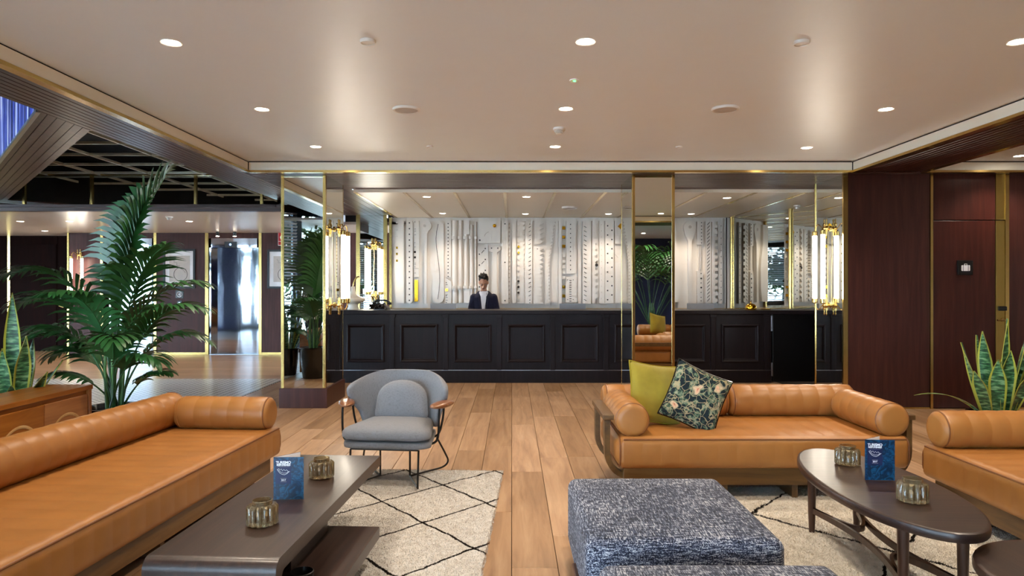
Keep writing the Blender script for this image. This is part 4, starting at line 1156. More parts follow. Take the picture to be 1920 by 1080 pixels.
# ------------------------------------------------------------------ sideboard at left
sd = thing('sideboard', 'honey coloured wooden sideboard with circle inlays left of the palm', 'sideboard', (-3.36, 4.2, 0), math.radians(0))
MB().box(-.17, .165, -1.0, .955, .05, .685, .003).build('carcass', 'cabinet_wood', sd)
MB().box(-.19, .185, -1.03, .975, .685, .72, .004).build('top', 'cabinet_wood', sd)
MB().box(-.14, .14, -.95, .90, 0, .05).build('plinth', 'leg_wood', sd)
for k in range(4):
    y0 = -.98+k*.475
    d_ = MB().box(.166, .182, y0, y0+.468, .07, .655, .003).build('door', 'cabinet_wood', sd)
    ring = [(.184, y0+.234+.185*math.cos(2*PI*j/40), .365+.185*math.sin(2*PI*j/40)) for j in range(40)]
    MB().tube(ring, .006, 4, True, flat=(.010, .003)).build('circle_inlay', 'inlay_wood', d_, True)
MB().box(.150, .186, .925, .957, .05, .686, .003).build('end_post', 'cabinet_wood', sd)

# ------------------------------------------------------------------ plants
def uvmesh(name, V, Fc, UV, mat):
    me = bpy.data.meshes.new(name); me.from_pydata(V, [], Fc); uv = me.uv_layers.new(name='uv')
    for l in me.loops: uv.data[l.index].uv = UV[l.vertex_index]
    me.materials.append(MATS[mat]); me.polygons.foreach_set('use_smooth', [True]*len(me.polygons)); me.update(); return me
def snake_leaf(L, W, az, lean, twist, rg, bend=0.):
    n = 12; V = []; UV = []; Fc = []
    rad = Vector((math.cos(az), math.sin(az), 0)); tan = Vector((-math.sin(az), math.cos(az), 0))
    for layer in (0, 1):
        for i in range(n+1):
            f = i/n; prof = (.55+.45*math.sin(PI*min(1, f*1.3)*.5)) if f < .6 else (1-((f-.6)/.4)**1.6)
            w_ = max(.0015, W/2*prof)
            ang = twist*f+.15*math.sin(4*f+az)
            side = tan*math.cos(ang)+rad*math.sin(ang); nrm_ = rad*math.cos(ang)-tan*math.sin(ang)
            c = rad*(lean*f+bend*f*f)*L+Vector((0, 0, L*f*math.sqrt(max(.05, 1-(lean*f)**2*.6))))
            c -= Vector((0, 0, bend*f*f*L*.55))
            for u_ in (-1, -.5, 0, .5, 1):
                cup = nrm_*(u_*u_*.16*W*(1-.5*f)); V.append(tuple(c+side*u_*w_+cup+nrm_*(.0035 if layer else 0))); UV.append(((u_+1)/2, f))
    m = (n+1)*5
    for ly in range(2):
        for i in range(n):
            for j in range(4):
                a = ly*m+i*5+j; q = (a, a+1, a+6, a+5); Fc.append(q if ly else q[::-1])
    for i in range(n):
        for j, fl_ in ((0, 0), (4, 1)):
            a = i*5+j; q = (a, a+5, a+5+m, a+m); Fc.append(q if not fl_ else q[::-1])
    return uvmesh('leaf', V, Fc, UV, 'snake_leaf')
def pot(t, r, h):
    MB().lathe([(.003, 0), (r*.72, 0), (r*.78, .02), (r*.98, h*.6), (r, h-.03), (r+.012, h-.02), (r+.012, h), (r-.012, h), (r-.02, h-.05), (.003, h-.05)], 32, cap=False).build('pot', 'pot_glaze', t, True, 50)
    MB().lathe([(.003, h-.045), (r*.6, h-.04), (r-.018, h-.046)], 24, cap=False).build('soil', 'soil', t, True)
def snake_plant(label, loc, leaves, potr, poth, seed):
    t = thing('snake_plant', label, 'plant', loc); rg = random.Random(seed); pot(t, potr, poth)
    for L, W, az, lean, off, bend in leaves:
        me = snake_leaf(L, W, az, lean, rg.uniform(-.4, .4), rg, bend)
        put('leaf', me, t, (math.cos(az)*off, math.sin(az)*off, poth-.05))
    return t
rg = random.Random(5)
lv = [(L, W*1.6, a, l, o_, b) for L, W, a, l, o_, b in [(1.02, .075, 5.3, .09, .05, 0), (.78, .07, 3.6, .22, .06, 0), (.72, .07, 5.6, .28, .06, 0), (.60, .07, 3.1, .42, .08, .1), (.55, .065, 2.6, .5, .08, .2), (.62, .07, 5.0, .18, .08, 0), (.58, .065, 4.1, .30, .09, 0), (.50, .06, 5.9, .45, .09, .1), (.66, .06, 1.5, .2, .05, 0), (.48, .06, 4.7, .4, .1, .1), (.45, .06, 3.4, .6, .1, .2), (.55, .06, .4, .35, .06, .1), (.42, .06, 5.3, .5, .1, .1)]]
snake_plant('variegated snake plant behind the sideboard at left', (-3.735, 5.12, 0), lv, .17, .45, 2)
lv = [(L, W*1.5, a, l, o_, b) for L, W, a, l, o_, b in [(.70, .085, 3.3, .10, .04, 0), (.62, .085, 3.0, .30, .06, 0), (.80, .085, 5.2, .06, .03, 0), (.72, .08, 5.9, .22, .05, 0), (.85, .08, 6.2, .30, .06, 0), (.56, .09, 4.7, .14, .08, 0), (.50, .085, 4.2, .25, .09, 0), (.60, .085, 5.4, .30, .09, .05), (.42, .05, 3.2, .85, .08, .55), (.55, .08, .6, .3, .05, 0), (.66, .08, 2.0, .15, .04, 0), (.48, .085, 5.0, .35, .1, .1), (.75, .08, 5.6, .34, .06, 0), (.45, .08, 3.7, .42, .1, .1)]]
snake_plant('variegated snake plant behind the right sofa near luggage door', (3.86, 5.45, 0), lv, .19, .46, 8)

def frond_mesh(L, az, elev, droop, nleaf=17, leafL=.38, start=.5, seed=0, wid=.026):
    rg = random.Random(seed); mb = MB(); pts = []
    rad = Vector((math.cos(az), math.sin(az), 0)); n = 18
    p = Vector((0, 0, 0)); e = elev; st = L/n; dirs = []
    for i in range(n+1):
        f = i/n; ee = elev-droop*f**2.2
        dv = rad*math.cos(ee)+Vector((0, 0, math.sin(ee))); dirs.append(dv); pts.append(p.copy()); p = p+dv*st
    mb.tube(pts, [.009*(1-.85*i/n)+.001 for i in range(n+1)], 6)
    sideb = Vector((-math.sin(az), math.cos(az), 0))
    for k in range(nleaf):
        f = start+(1-start)*k/(nleaf-1); i = min(n-1, int(f*n)); o = pts[i].lerp(pts[i+1], f*n-i); dv = dirs[i]
        up = sideb.cross(dv)
        if up.z < 0: up = -up
        g = (f-start)/(1-start); ln = leafL*(.55+.9*math.sin(PI*(.15+.72*g)))*(1-.35*g)*rg.uniform(.85, 1.1)
        for sd in (-1, 1):
            spread = .85-.5*g
            d0 = (dv*math.cos(spread)+sideb*sd*math.sin(spread)+up*.25).normalized()
            wv = d0.cross(up).normalized(); q = o.copy(); rows = []
            dd = d0.copy(); m = 5
            for s_ in range(m+1):
                h = s_/m; ww = wid*(.35+1.0*math.sin(PI*min(1, .12+h*.8)))*.5*(1 if h < .98 else .05)
                rows.append((q+wv*ww, q-wv*ww)); q = q+dd*(ln/m); dd = (dd+Vector((0, 0, -.26-.12*h))).normalized()
            V = [x for r in rows for x in r]; mb.add(V, [(2*i_, 2*i_+1, 2*i_+3, 2*i_+2) for i_ in range(m)])
    return mb
def frond(t, z, **kw):
    mb = frond_mesh(**kw); me = bpy.data.meshes.new('frond'); me.from_pydata(mb.v, [], mb.f); me.materials.append(MATS['frond_green'])
    me.polygons.foreach_set('use_smooth', [True]*len(me.polygons)); me.update(); return put('frond', me, t, z)
def palm(label, loc, specs, potr, poth, seed, scale=1., group=None):
    t = thing('potted_palm', label, 'plant', loc, 0, group); pot(t, potr, poth); rg = random.Random(seed)
    for i, (L, az, el, dr, lf) in enumerate(specs):
        frond(t, (rg.uniform(-.05, .05), rg.uniform(-.05, .05), poth-.05), L=L*scale, az=math.radians(az), elev=math.radians(el), droop=dr, leafL=lf*scale, seed=seed*50+i, wid=.042 if i < 2 else .027, nleaf=22 if i < 2 else 17)
    for i in range(5):
        a = i*1.25; MB().tube([(.05*math.cos(a), .05*math.sin(a), poth-.05), (.07*math.cos(a), .07*math.sin(a), poth+.3), (.05*math.cos(a), .06*math.sin(a), poth+.6)], [.016, .012, .008], 8).build('stem', 'stem_green', t, True)
    return t
sp = [(1.95, 20, 87, .5, .44), (1.75, 60, 88, .35, .42), (1.6, 182, 86, 2.0, .34), (1.35, 176, 82, 2.0, .34), (1.35, 8, 83, 1.6, .34), (1.2, 352, 79, 1.7, .32), (1.5, 330, 86, 1.2, .34), (1.05, 190, 77, 2.0, .30),
      (1.0, 215, 76, 2.0, .30), (1.0, 12, 72, 1.9, .28), (.95, 300, 76, 1.8, .28), (.85, 170, 68, 1.9, .26), (.8, 335, 68, 1.8, .26), (1.1, 90, 80, 1.5, .30), (.6, 205, 55, 1.3, .2), (.55, 350, 58, 1.2, .18), (1.25, 262, 84, 1.6, .3)]
palm('tall potted palm between the sideboard and the left sofa', (-3.2, 5.5, 0), sp, .215, .50, 3)
sp2 = [(1.9, a, 60+(i % 3)*9, 1.3+(i % 2)*.4, .46) for i, a in enumerate(range(0, 360, 27))]
palm('large potted palm behind the camera, seen in the slim column mirror', (3.25, .6, 0), sp2, .24, .5, 9, 1.4)
# ------------------------------------------------------------------ outside trees (seen in mirrors)
def outside_tree(label, loc, h, r, seed):
    t = thing('street_tree', label, 'tree', loc, 0, 'street trees outside'); rg = random.Random(seed)
    MB().tube([(0, 0, 0), (.05, .03, h*.4), (.0, .08, h*.75)], [.11, .08, .04], 8).build('trunk', 'trunk', t, True)
    V = []; Fc = []
    for i in range(1500):
        a, b, c = rg.gauss(0, .5), rg.gauss(0, .5), rg.gauss(0, .42)
        p = Vector((a*r, b*r, h*.8+c*r)); d1 = Vector((rg.uniform(-1, 1), rg.uniform(-1, 1), rg.uniform(-1, 1))).normalized(); d2 = d1.orthogonal().normalized()
        k = len(V); V += [tuple(p+d1*.14), tuple(p+d2*.06), tuple(p-d1*.14), tuple(p-d2*.06)]; Fc.append((k, k+1, k+2, k+3))
    o = MB().add(V, Fc).build('foliage', 'shrub', t); o['kind'] = 'stuff'
for i, (s_, dd, h, r) in enumerate(((.2, 2.0, 3.2, 1.2), (-2.8, 3.0, 3.6, 1.3), (4.5, 3.2, 3.5, 1.2), (8.6, 2.4, 3.0, 1.1), (12.5, 3.0, 3.4, 1.2))):
    p = Vector((-4.2, .5, 0))+Vector((-.666, .746, 0))*s_-Vector((.746, .666, 0))*dd
    outside_tree(('leafy street tree mirrored in the left column', 'leafy street tree behind the camera side of the window front', 'leafy street tree outside the middle windows', 'leafy street tree mirrored in the right lift', 'leafy street tree mirrored in the left lift')[i], (p.x, p.y, -.26), h, r, 20+i)

# ------------------------------------------------------------------ ceiling fixtures
def fix_mesh():
    ring = MB().lathe([(.052, 0), (.062, -.004), (.062, 0.0005)], 28, cap=False).mesh('trim_ring', 'white_plastic', True)
    disc = MB().lathe([(.001, -.0015), (.050, -.0015), (.052, 0)], 24, cap=False).mesh('lens', 'led', True)
    return ring, disc
RING, DISC = fix_mesh()
def downlight(label, x, y, z, watt, group, cone=125, size=1.):
    t = thing('downlight', label, 'downlight', (x, y, z), 0, group)
    a = put('trim_ring', RING, t); b = put('lens', DISC, t)
    if size != 1.: a.scale = b.scale = (size,)*3
    ld = bpy.data.lights.new('downlight_beam', 'SPOT'); ld.energy = watt; ld.spot_size = math.radians(cone); ld.spot_blend = .7
    ld.color = (1.0, .85, .68); ld.shadow_soft_size = .045
    lo = bpy.data.objects.new('downlight_beam', ld); COL.objects.link(lo); lo.parent = t; lo.location = (0, 0, -.02)
    return t
def cpos(px, py, z): d = (z-EYE)*F/(540-py); return PX(px, d), d
rows = [((321, 80), 'left ceiling downlight of the nearest row'), ((1098, 78), 'middle ceiling downlight of the nearest row'), ((1910, 78), 'right ceiling downlight of the nearest row at the picture edge'),
        ((491, 205), 'left ceiling downlight of the second row'), ((1061, 204), 'middle ceiling downlight of the second row'), ((1661, 205), 'right ceiling downlight of the second row'),
        ((592, 275), 'left ceiling downlight of the farthest row over the seating'), ((1041, 275), 'middle ceiling downlight of the farthest row over the seating'), ((1513, 277), 'right ceiling downlight of the farthest row over the seating')]
for (px, py), lab in rows:
    x, y = cpos(px, py, ZC); downlight(lab, x, y, ZC, SPOT_W, 'ceiling downlights over the seating')
for k, x in enumerate((-1.9, .45, 3.0)):
    downlight('%s ceiling downlight just above the top edge of the picture' % ('left', 'middle', 'right')[k], x, 2.75, ZC, SPOT_W, 'ceiling downlights over the seating')
for k, (x, y) in enumerate(((-1.5, .2), (1.2, .2), (3.6, .2), (.8, -2.2), (3.6, -2.2))):  # unseen downlights, added for more ambient light
    downlight('added fill downlight behind the camera, %s' % ('beside the window front', 'in the middle of the near row', 'above the mirrored palm', 'over the rear floor', 'in the rear right corner')[k], x, y, ZC, SPOT_W, 'added fill downlights behind the camera')
for k, (px, py, lab) in enumerate(((800, 369, 'left front downlight over the desk'), (987, 369, 'middle front downlight over the desk'), (830, 400, 'left rear downlight over the desk by the relief'), (985, 401, 'middle rear downlight over the desk by the relief'), (1141, 401, 'right rear downlight over the desk by the relief'), (1363, 371, 'front downlight over the right end of the desk'), (1296, 401, 'rear downlight over the right end of the desk'))):
    x, y = cpos(px, py, ZR); downlight(lab, x, y, ZR, SPOT_W*.62, 'downlights over the desk')
for px, py, lab in ((38, 415, 'leftmost downlight in the lower ceiling by the lifts'), (130, 415, 'second downlight in the lower ceiling by the lifts'), (355, 415, 'downlight in the lower ceiling in front of the right lift'), (84, 436, 'downlight in the lower ceiling at the dark door')):
    x, y = cpos(px, min(py, 433), ZL); downlight(lab, x, y, ZL, SPOT_W*.7, 'downlights by the lifts')
x, y = cpos(1809, 319, ZC); downlight('downlight in the right ceiling over the luggage door', x, min(y, 7.75), ZC, SPOT_W*.6, 'downlights in the right ceiling')
downlight('downlight in the right ceiling outside the picture', 6.3, 5.0, ZC, SPOT_W*.8, 'downlights in the right ceiling')
def disc(name, label, cat, px, py, z, r, h, group=None, grille=False):
    x, y = cpos(px, py, z); t = thing(name, label, cat, (x, y, z), 0, group)
    MB().lathe([(r, .001), (r, -h*.4), (r*.93, -h), (r*.86, -h*1.0), (r*.84, -h*.7), (.002, -h*.75)], 32, cap=False).build('housing', 'white_plastic', t, True)
    if grille: MB().lathe([(r*.82, -h*.6), (r*.80, -h*.85), (.002, -h*.9)], 32, cap=False).build('grille', 'mat_grey', t, True)
    return t
disc('ceiling_speaker', 'round white ceiling speaker left of the middle downlights', 'speaker', 762, 204, ZC, .115, .018, 'ceiling speakers', True)
disc('ceiling_speaker', 'round white ceiling speaker right of the middle downlights', 'speaker', 1360, 203, ZC, .115, .018, 'ceiling speakers', True)
disc('ceiling_sensor', 'small round white ceiling cap at upper left', 'sensor', 690, 76, ZC, .048, .018, 'ceiling caps')
disc('ceiling_sensor', 'small round white ceiling cap at upper right', 'sensor', 1503, 78, ZC, .048, .018, 'ceiling caps')
disc('sprinkler_cap', 'tiny white cap in the ceiling left of the farthest middle downlight', 'sprinkler', 806, 274, ZC, .035, .012, 'sprinkler caps')
disc('sprinkler_cap', 'tiny white cap in the ceiling right of the farthest middle downlight', 'sprinkler', 1273, 275, ZC, .035, .012, 'sprinkler caps')
t = disc('ceiling_indicator', 'small ceiling disc with a green light in the middle row', 'sensor', 1077, 150, ZC, .035, .008)
MB().lathe([(.010, -.008), (.002, -.012)], 12, cap=False).build('indicator_light', 'green_led', t)
def smoke(label, px, py, z):
    x, y = cpos(px, py, z); t = thing('smoke_detector', label, 'smoke detector', (x, y, z), 0, 'smoke detectors')
    MB().lathe([(.058, 0), (.058, -.018), (.052, -.022), (.048, -.024)], 28).build('housing', 'white_plastic', t, True)
    for zz, r in ((-.030, .046), (-.040, .041), (-.049, .034)): MB().lathe([(r, zz), (r, zz-.006)], 28).build('fin', 'white_plastic', t, True)
    MB().lathe([(.030, -.02), (.028, -.052)], 20).build('sensor_core', 'black_plastic', t, True)
    MB().lathe([(.034, -.054), (.026, -.060), (.003, -.062)], 24).build('cap', 'white_plastic', t, True)
smoke('white smoke detector between the middle downlights', 1049, 240, ZC)
smoke('white smoke detector in the lower ceiling before the lifts', 317, 406, ZL)
smoke('white smoke detector over the right end of the desk', 1495, 385, ZR)
disc('ceiling_speaker', 'round white ceiling speaker over the desk', 'speaker', 1068, 388, ZR, .13, .03, 'ceiling speakers', True)
for px, lab in ((209, 'left black spot above the left lift'), (241, 'right black spot above the left lift'), (408, 'left black spot above the right lift'), (440, 'right black spot above the right lift')):
    t = thing('black_spot', lab, 'spotlight', (PX(px, 14.6), 14.6, ZL), 0, 'black spots above the lifts')
    MB().lathe([(.035, 0), (.035, -.09)], 16).build('housing', 'black_metal', t, True); MB().lathe([(.032, -.09), (.030, -.098)], 16).build('lens', 'led', t, True)

# ------------------------------------------------------------------ things on the lift wall
def picture(label, px0, px1, py0, py1):
    x0, x1, z0, z1 = XE(px0), XE(px1), PZ(py1, DE), PZ(py0, DE); cx, cz = (x0+x1)/2, (z0+z1)/2
    t = thing('framed_print', label, 'picture', (cx, YE, cz), 0, 'framed prints on the lift wall'); hx, hz = (x1-x0)/2, (z1-z0)/2; f = .045
    for a, b, c_, d_ in ((-hx, hx, hz-f, hz), (-hx, hx, -hz, -hz+f), (-hx, -hx+f, -hz+f, hz-f), (hx-f, hx, -hz+f, hz-f)): MB().box(a, b, -.035, 0, c_, d_, .003).build('frame_bar', 'black_metal', t)
    MB().box(-hx+f, hx-f, -.02, 0, -hz+f, hz-f).build('mount', 'paper', t)
    p = MB().box(-hx*.62, hx*.66, -.024, -.018, -hz*.66, hz*.66).build('print', 'mat_grey', t)
    MB().tube([(.03+hx*.42*math.cos(a), -.0245, -hz*.28+hx*.42*math.sin(a)) for a in [2*PI*k/40 for k in range(40)]], .005, 5, True).build('drawn_circle', 'ink', p)
    MB().tube([(-hx*.4+.02*k+.015*math.sin(k*2.1), -.0245, hz*.45-.02*k+.02*math.cos(k*1.7)) for k in range(14)], .0025, 4).build('drawn_line', 'ink', p)
picture('framed drawing of a circle between the two lifts', 307, 367, 467, 541)
picture('framed print beside the fire sign, half hidden by the column', 502, 562, 468, 541)
t = thing('round_sign', 'small black sign with white ring symbol under the framed drawing', 'sign', (XE(337), YE, PZ(552, DE)))
MB().box(-.085, .085, -.012, 0, -.085, .085, .003).build('sign_plate', 'black_plastic', t)
MB().tube([(.055*math.cos(a), -.013, .055*math.sin(a)) for a in [2*PI*k/28 for k in range(28)]], .006, 6, True).build('ring_symbol', 'white_ink', t)
for sx, hh in ((-.014, .022), (.014, .034)): MB().box(sx-.007, sx+.007, -.015, -.012, -hh, hh).build('bar_symbol', 'white_ink', t)
t = thing('call_buttons', 'black lift call plate with two round buttons', 'button panel', (XE(337), YE, PZ(571, DE)))
MB().box(-.05, .05, -.012, 0, -.095, .085, .003).build('plate', 'black_plastic', t)
for zz in (-.04, .03): MB().lathe([(.024, 0), (.024, .008)], 16, (0, -.02, zz), 'y').build('button', 'steel', t, True)
t = thing('fire_sign', 'red fire alarm sign at the top left of the column', 'sign', (XE(531), YE, PZ(447, DE)))
MB().box(-.11, .11, -.01, 0, -.155, .155, .002).build('sign_plate', 'white_plastic', t)
p = MB().box(-.1, .1, -.013, -.009, -.06, .145).build('red_field', 'red_sign', t); MB().box(-.1, .1, -.013, -.009, -.145, -.07).build('red_field', 'red_sign', t)
MB().prism([(-.07, .03), (-.05, .05), (-.035, .09), (-.02, .04), (.0, .1), (.02, .03), (.03, -.02), (-.05, -.02)], (0, -.0135, 0), (1, 0, 0), (0, 0, 1), (0, -.001, 0)).build('flame_symbol', 'white_ink', t)

# ------------------------------------------------------------------ things on the desk
ZT = 1.108
def monitor(label, px0, px1, ptop, d):
    x0, x1 = PX(px0, d), PX(px1, d); zt = PZ(ptop, d); cx = (x0+x1)/2; hw = (x1-x0)/2
    t = thing('monitor', label, 'monitor', (cx, d, .80), 0, 'monitors behind the desk')
    MB().box(-hw, hw, -.012, .012, zt-.8-.26, zt-.8, .004).xf(Matrix.Rotation(math.radians(0), 4, 'X')).build('screen_back', 'grey_plastic', t)
    MB().box(-.04, .04, .013, .03, 0.0, .2, .003).build('stand', 'grey_plastic', t)
    MB().box(-.12, .12, -.08, .10, 0, .012, .004).build('base', 'grey_plastic', t)
for a, b, lab in ((807, 855, 'grey monitor back left of the receptionist'), (1049, 1098, 'grey monitor back right of the receptionist'), (1288, 1338, 'grey monitor back at the right end of the desk')):
    monitor(lab, a, b, 569, 11.32)
t = thing('work_shelf', 'inner work shelf behind the desk top', 'shelf', (1.0, 11.15, 0))
MB().box(-3.9, 3.3, .06, .40, .76, .80, .003).build('shelf_board', 'counter_wood', t); MB().box(-3.9, 3.3, .03, .06, 0, .80).build('shelf_front', 'counter_wood', t)
# rotary telephone
x, d = PX(716, 10.75), 10.75
t = thing('telephone', 'black vintage rotary telephone on the left end of the desk', 'telephone', (x, d, ZT+.001), math.radians(-12))
prof = lambda y: [(-.11, y, 0), (.11, y, 0), (.10, y, .03)]
mb = MB(); rings = []
for z, hx_, hy_ in ((0, .115, .10), (.015, .115, .10), (.045, .095, .082), (.075, .06, .055), (.095, .05, .045)): rings.append([(a, b, z) for a, b in rrect(-hx_, hx_, -hy_, hy_, min(hx_, hy_)*.4, 4)])
mb.loft(rings).build('body', 'black_plastic', t, True, 50)
dl = MB().lathe([(.045, 0), (.045, .008), (.03, .012)], 24).xf(Matrix.Translation((0, -.066, .048)) @ Matrix.Rotation(math.radians(58), 4, 'X')).build('dial', 'steel', t, True)
MB().lathe([(.026, .0), (.026, .014)], 20).xf(Matrix.Translation((0, -.066, .048)) @ Matrix.Rotation(math.radians(58), 4, 'X')).build('dial_centre', 'black_plastic', dl, True)
for sx in (-.04, .04): MB().box(sx-.012, sx+.012, -.03, .03, .09, .115, .006).build('cradle', 'black_plastic', t, True)
mb = MB().tube(smoothpath([(-.13, 0, .10), (-.10, 0, .135), (0, 0, .148), (.10, 0, .135), (.13, 0, .10)], 5), .015, 10); mb.sphere((-.128, 0, .098), (.032, .032, .024)); mb.sphere((.128, 0, .098), (.032, .032, .024)); mb.build('handset', 'black_plastic', t, True)
MB().tube(smoothpath([(-.11, .02, .08), (-.16, .0, .04), (-.20, -.03, .012), (-.14, -.08, .012), (-.06, -.09, .02)], 5), .005, 6).build('cord', 'black_plastic', t, True)
# white sculptural vase
t = thing('white_vase', 'white sculptural ceramic vase with brass handle at the left end of the desk', 'vase', (PX(662, 10.7), 10.7, ZT+.001))
MB().lathe([(.003, 0), (.085, 0), (.09, .02), (.075, .05), (.08, .09), (.16, .12), (.19, .15), (.185, .18), (.10, .21), (.05, .24), (.035, .30), (.03, .36), (.024, .365), (.02, .30), (.003, .25)], 32, cap=False).build('vase_body', 'white_ceramic', t, True, 60)
MB().tube(smoothpath([(.0, 0, .35), (.01, 0, .42), (.05, 0, .50), (.10, 0, .52)], 5), .012, 10).build('handle', 'brass', t, True)
def bell(label, px, d, s=1.):
    t = thing('desk_bell', label, 'bell', (PX(px, d), d, ZT+.001), 0, 'gold bells'); t.scale = (s, s, s)
    MB().lathe([(.003, 0), (.098, 0), (.10, .012), (.085, .022), (.07, .022), (.07, .03)], 28, cap=False).build('base', 'gold', t, True)
    MB().lathe([(.088, .03), (.09, .036), (.085, .06), (.065, .088), (.03, .105), (.004, .11)], 28, cap=False).build('dome', 'gold', t, True, 60)
    MB().lathe([(.006, .108), (.006, .122), (.016, .126), (.012, .136), (.003, .138)], 12, cap=False).build('plunger', 'gold', t, True)
bell('gold reception bell on the right end of the desk', 1408, 10.7, .95)
t = thing('pen_tray', 'small gold tray beside the reception bell', 'tray', (PX(1436, 10.75), 10.75, ZT+.001))
MB().lathe([(.003, 0), (.07, 0), (.075, .012), (.07, .013), (.066, .004), (.003, .004)], 24, cap=False).build('tray_body', 'gold', t, True)
t = thing('globe_lamp', 'pale yellow globe table lamp seen in the slim column mirror', 'lamp', (3.95, 3.0, 0))
MB().lathe([(.17, 0), (.17, .02), (.03, .03), (.02, .40), (.17, .42), (.17, .44)], 24).build('stand', 'leg_wood', t, True); MB().sphere((0, 0, .60), .16, 24, 14).build('globe', 'globe', t, True)

# ------------------------------------------------------------------ people
def limb(mb, pts, rr, n=12):
    mb.tube(pts, rr, n)
    mb.sphere(pts[0], rr[0], 10, 6); mb.sphere(pts[-1], rr[-1], 10, 6)
def remesh(o, vox=.012, sm=4):
    md = o.modifiers.new('join', 'REMESH'); md.mode = 'VOXEL'; md.voxel_size = vox; md.use_smooth_shade = True
    s_ = o.modifiers.new('soft', 'SMOOTH'); s_.iterations = sm; s_.factor = .5
def torso_rings(sc, rows): return [[(sc*(cx+a*math.cos(2*PI*k/20)), sc*(cy+b*math.sin(2*PI*k/20)), sc*z) for k in range(20)] for z, a, b, cx, cy in rows]
def hand(mb, wrist, d, up, side, s=1.):
    """palm with five fingers; d = finger direction, up = back of the hand, side = thumb side"""
    w_, d, up, side = Vector(wrist), Vector(d).normalized(), Vector(up).normalized(), Vector(side).normalized()
    mb.tube([w_, w_+d*.05*s, w_+d*.085*s], [.026*s, .036*s, .034*s], 10)
    for k, (o, L) in enumerate(((.028, .068), (.010, .076), (-.009, .071), (-.027, .055))):
        b = w_+d*.08*s+side*o*s; m1 = b+d*L*.5*s-up*.006*s; e = m1+d*L*.42*s-up*.022*s
        mb.tube([b, m1, e], [.0095*s, .009*s, .007*s], 8); mb.sphere(e, .007*s, 8, 5)
    b = w_+d*.03*s+side*.026*s; m1 = b+side*.028*s+d*.022*s; e = m1+d*.034*s-up*.008*s
    mb.tube([b, m1, e], [.013*s, .011*s, .008*s], 8); mb.sphere(e, .008*s, 8, 5)
def person(label, loc, rz, skin, hair, jacket, shirt, bow, H=1.76, long_hair=False, reach=True):
    t = thing('person', label, 'person', loc, rz); k = H/1.76
    body = MB()
    rows = [(.84, .15, .105, 0, 0), (.92, .165, .115, 0, 0), (1.02, .15, .105, 0, 0), (1.12, .145, .10, 0, 0), (1.24, .17, .115, 0, -.005), (1.34, .165, .112, 0, -.008), (1.41, .115, .085, 0, -.008), (1.46, .07, .065, 0, -.01), (1.50, .058, .058, 0, -.012)]
    # forward lean of the upper body
    def lean(p, f=.16):
        z = p[2]/k
        return (p[0], p[1]-k*f*max(0, z-.95)*(.6 if z < 1.45 else .6), p[2])
    L_ = .16 if reach else .0
    body.loft([[lean(p, L_) for p in r] for r in torso_rings(k, rows)])
    sh = lambda sx: lean((sx*.18*k, -.005, 1.365*k), L_)
    arms = []
    for sx in (-1, 1):
        s0 = sh(sx); el = lean((sx*.235*k, -.02*k, 1.13*k), L_)
        wr_ = (sx*.16*k, -.36*k, 1.02*k) if reach else (sx*.24*k, -.06*k, .88*k)
        arms.append((s0, el, wr_)); limb(body, [s0, el, wr_], [.048*k, .042*k, .028*k])
        dv = Vector(wr_)-Vector(el)
        hand(body, wr_, dv, (0, .1, 1) if reach else (sx, 0, 0), (-sx, 0, 0) if reach else (0, -1, 0), k)
        limb(body, [(sx*.09*k, 0, .88*k), (sx*.095*k, -.01, .48*k), (sx*.10*k, .02, .09*k)], [.088*k, .058*k, .042*k])
        body.tube([(sx*.10*k, .06*k, .035*k), (sx*.105*k, -.06*k, .035*k), (sx*.11*k, -.17*k, .028*k)], [.035*k, .042*k, .03*k], 10)
    nb = Vector(lean((0, -.012*k, 1.48*k), L_)); hm_ = Matrix.Translation(nb+Vector((0, -.012-bow*.05, .085*k))) @ Matrix.Rotation(bow, 4, 'X')
    body.tube([tuple(nb-Vector((0, 0, .03))), tuple(hm_ @ Vector((0, .02, .02)))], [.056*k, .052*k], 14)
    hd = MB(); rings = []
    for z, a, bf, bb_ in ((-.035, .030, .062, .0), (-.02, .048, .078, .03), (.01, .060, .086, .06), (.05, .068, .090, .085), (.09, .073, .090, .098), (.13, .073, .088, .10), (.17, .064, .076, .09), (.20, .044, .05, .065), (.215, .015, .02, .03)):
        ring = []
        for q in range(24):
            a_ = 2*PI*q/24; c_, s_ = math.cos(a_), math.sin(a_); ring.append((a*c_, (bf if s_ < 0 else bb_)*s_, z))
        rings.append(ring)
    hd.loft(rings)
    hd.tube([(0, -.086, .085), (0, -.100, .06), (0, -.108, .048), (0, -.088, .040)], [.009, .011, .014, .010], 8)
    for sx in (-1, 1):
        hd.sphere((sx*.074, .01, .065), (.010, .020, .032), 10, 6)
        hd.tube([(sx*.015, -.085, .103), (sx*.032, -.088, .107), (sx*.052, -.074, .100)], .0065, 6)
    hm_ = hm_ @ Matrix.Scale(1.1, 4); hd.xf(hm_ @ Matrix.Scale(k, 4)); body.v += []; off = len(body.v); body.add(hd.v, hd.f)
    o = body.build('body', skin, t, True); remesh(o, .008, 3)
    for sx in (-1, 1):
        e = MB().sphere((0, 0, 0), (.0115, .006, .006), 10, 6).xf(hm_ @ Matrix.Translation((sx*.031, -.085, .086))).build('eye', 'paper', t, True)
        MB().sphere((0, 0, 0), (.0055, .004, .0055), 8, 5).xf(hm_ @ Matrix.Translation((sx*.031, -.0895, .086))).build('iris', 'ink', e, True)
        MB().tube([tuple(hm_ @ Vector(p)) for p in ((sx*.014, -.093, .110), (sx*.032, -.096, .115), (sx*.052, -.082, .108))], .004, 6).build('eyebrow', hair, t, True)
    MB().sphere((0, 0, 0), (.022, .006, .006), 12, 6).xf(hm_ @ Matrix.Translation((0, -.087, .018))).build('mouth', 'lips', t, True)
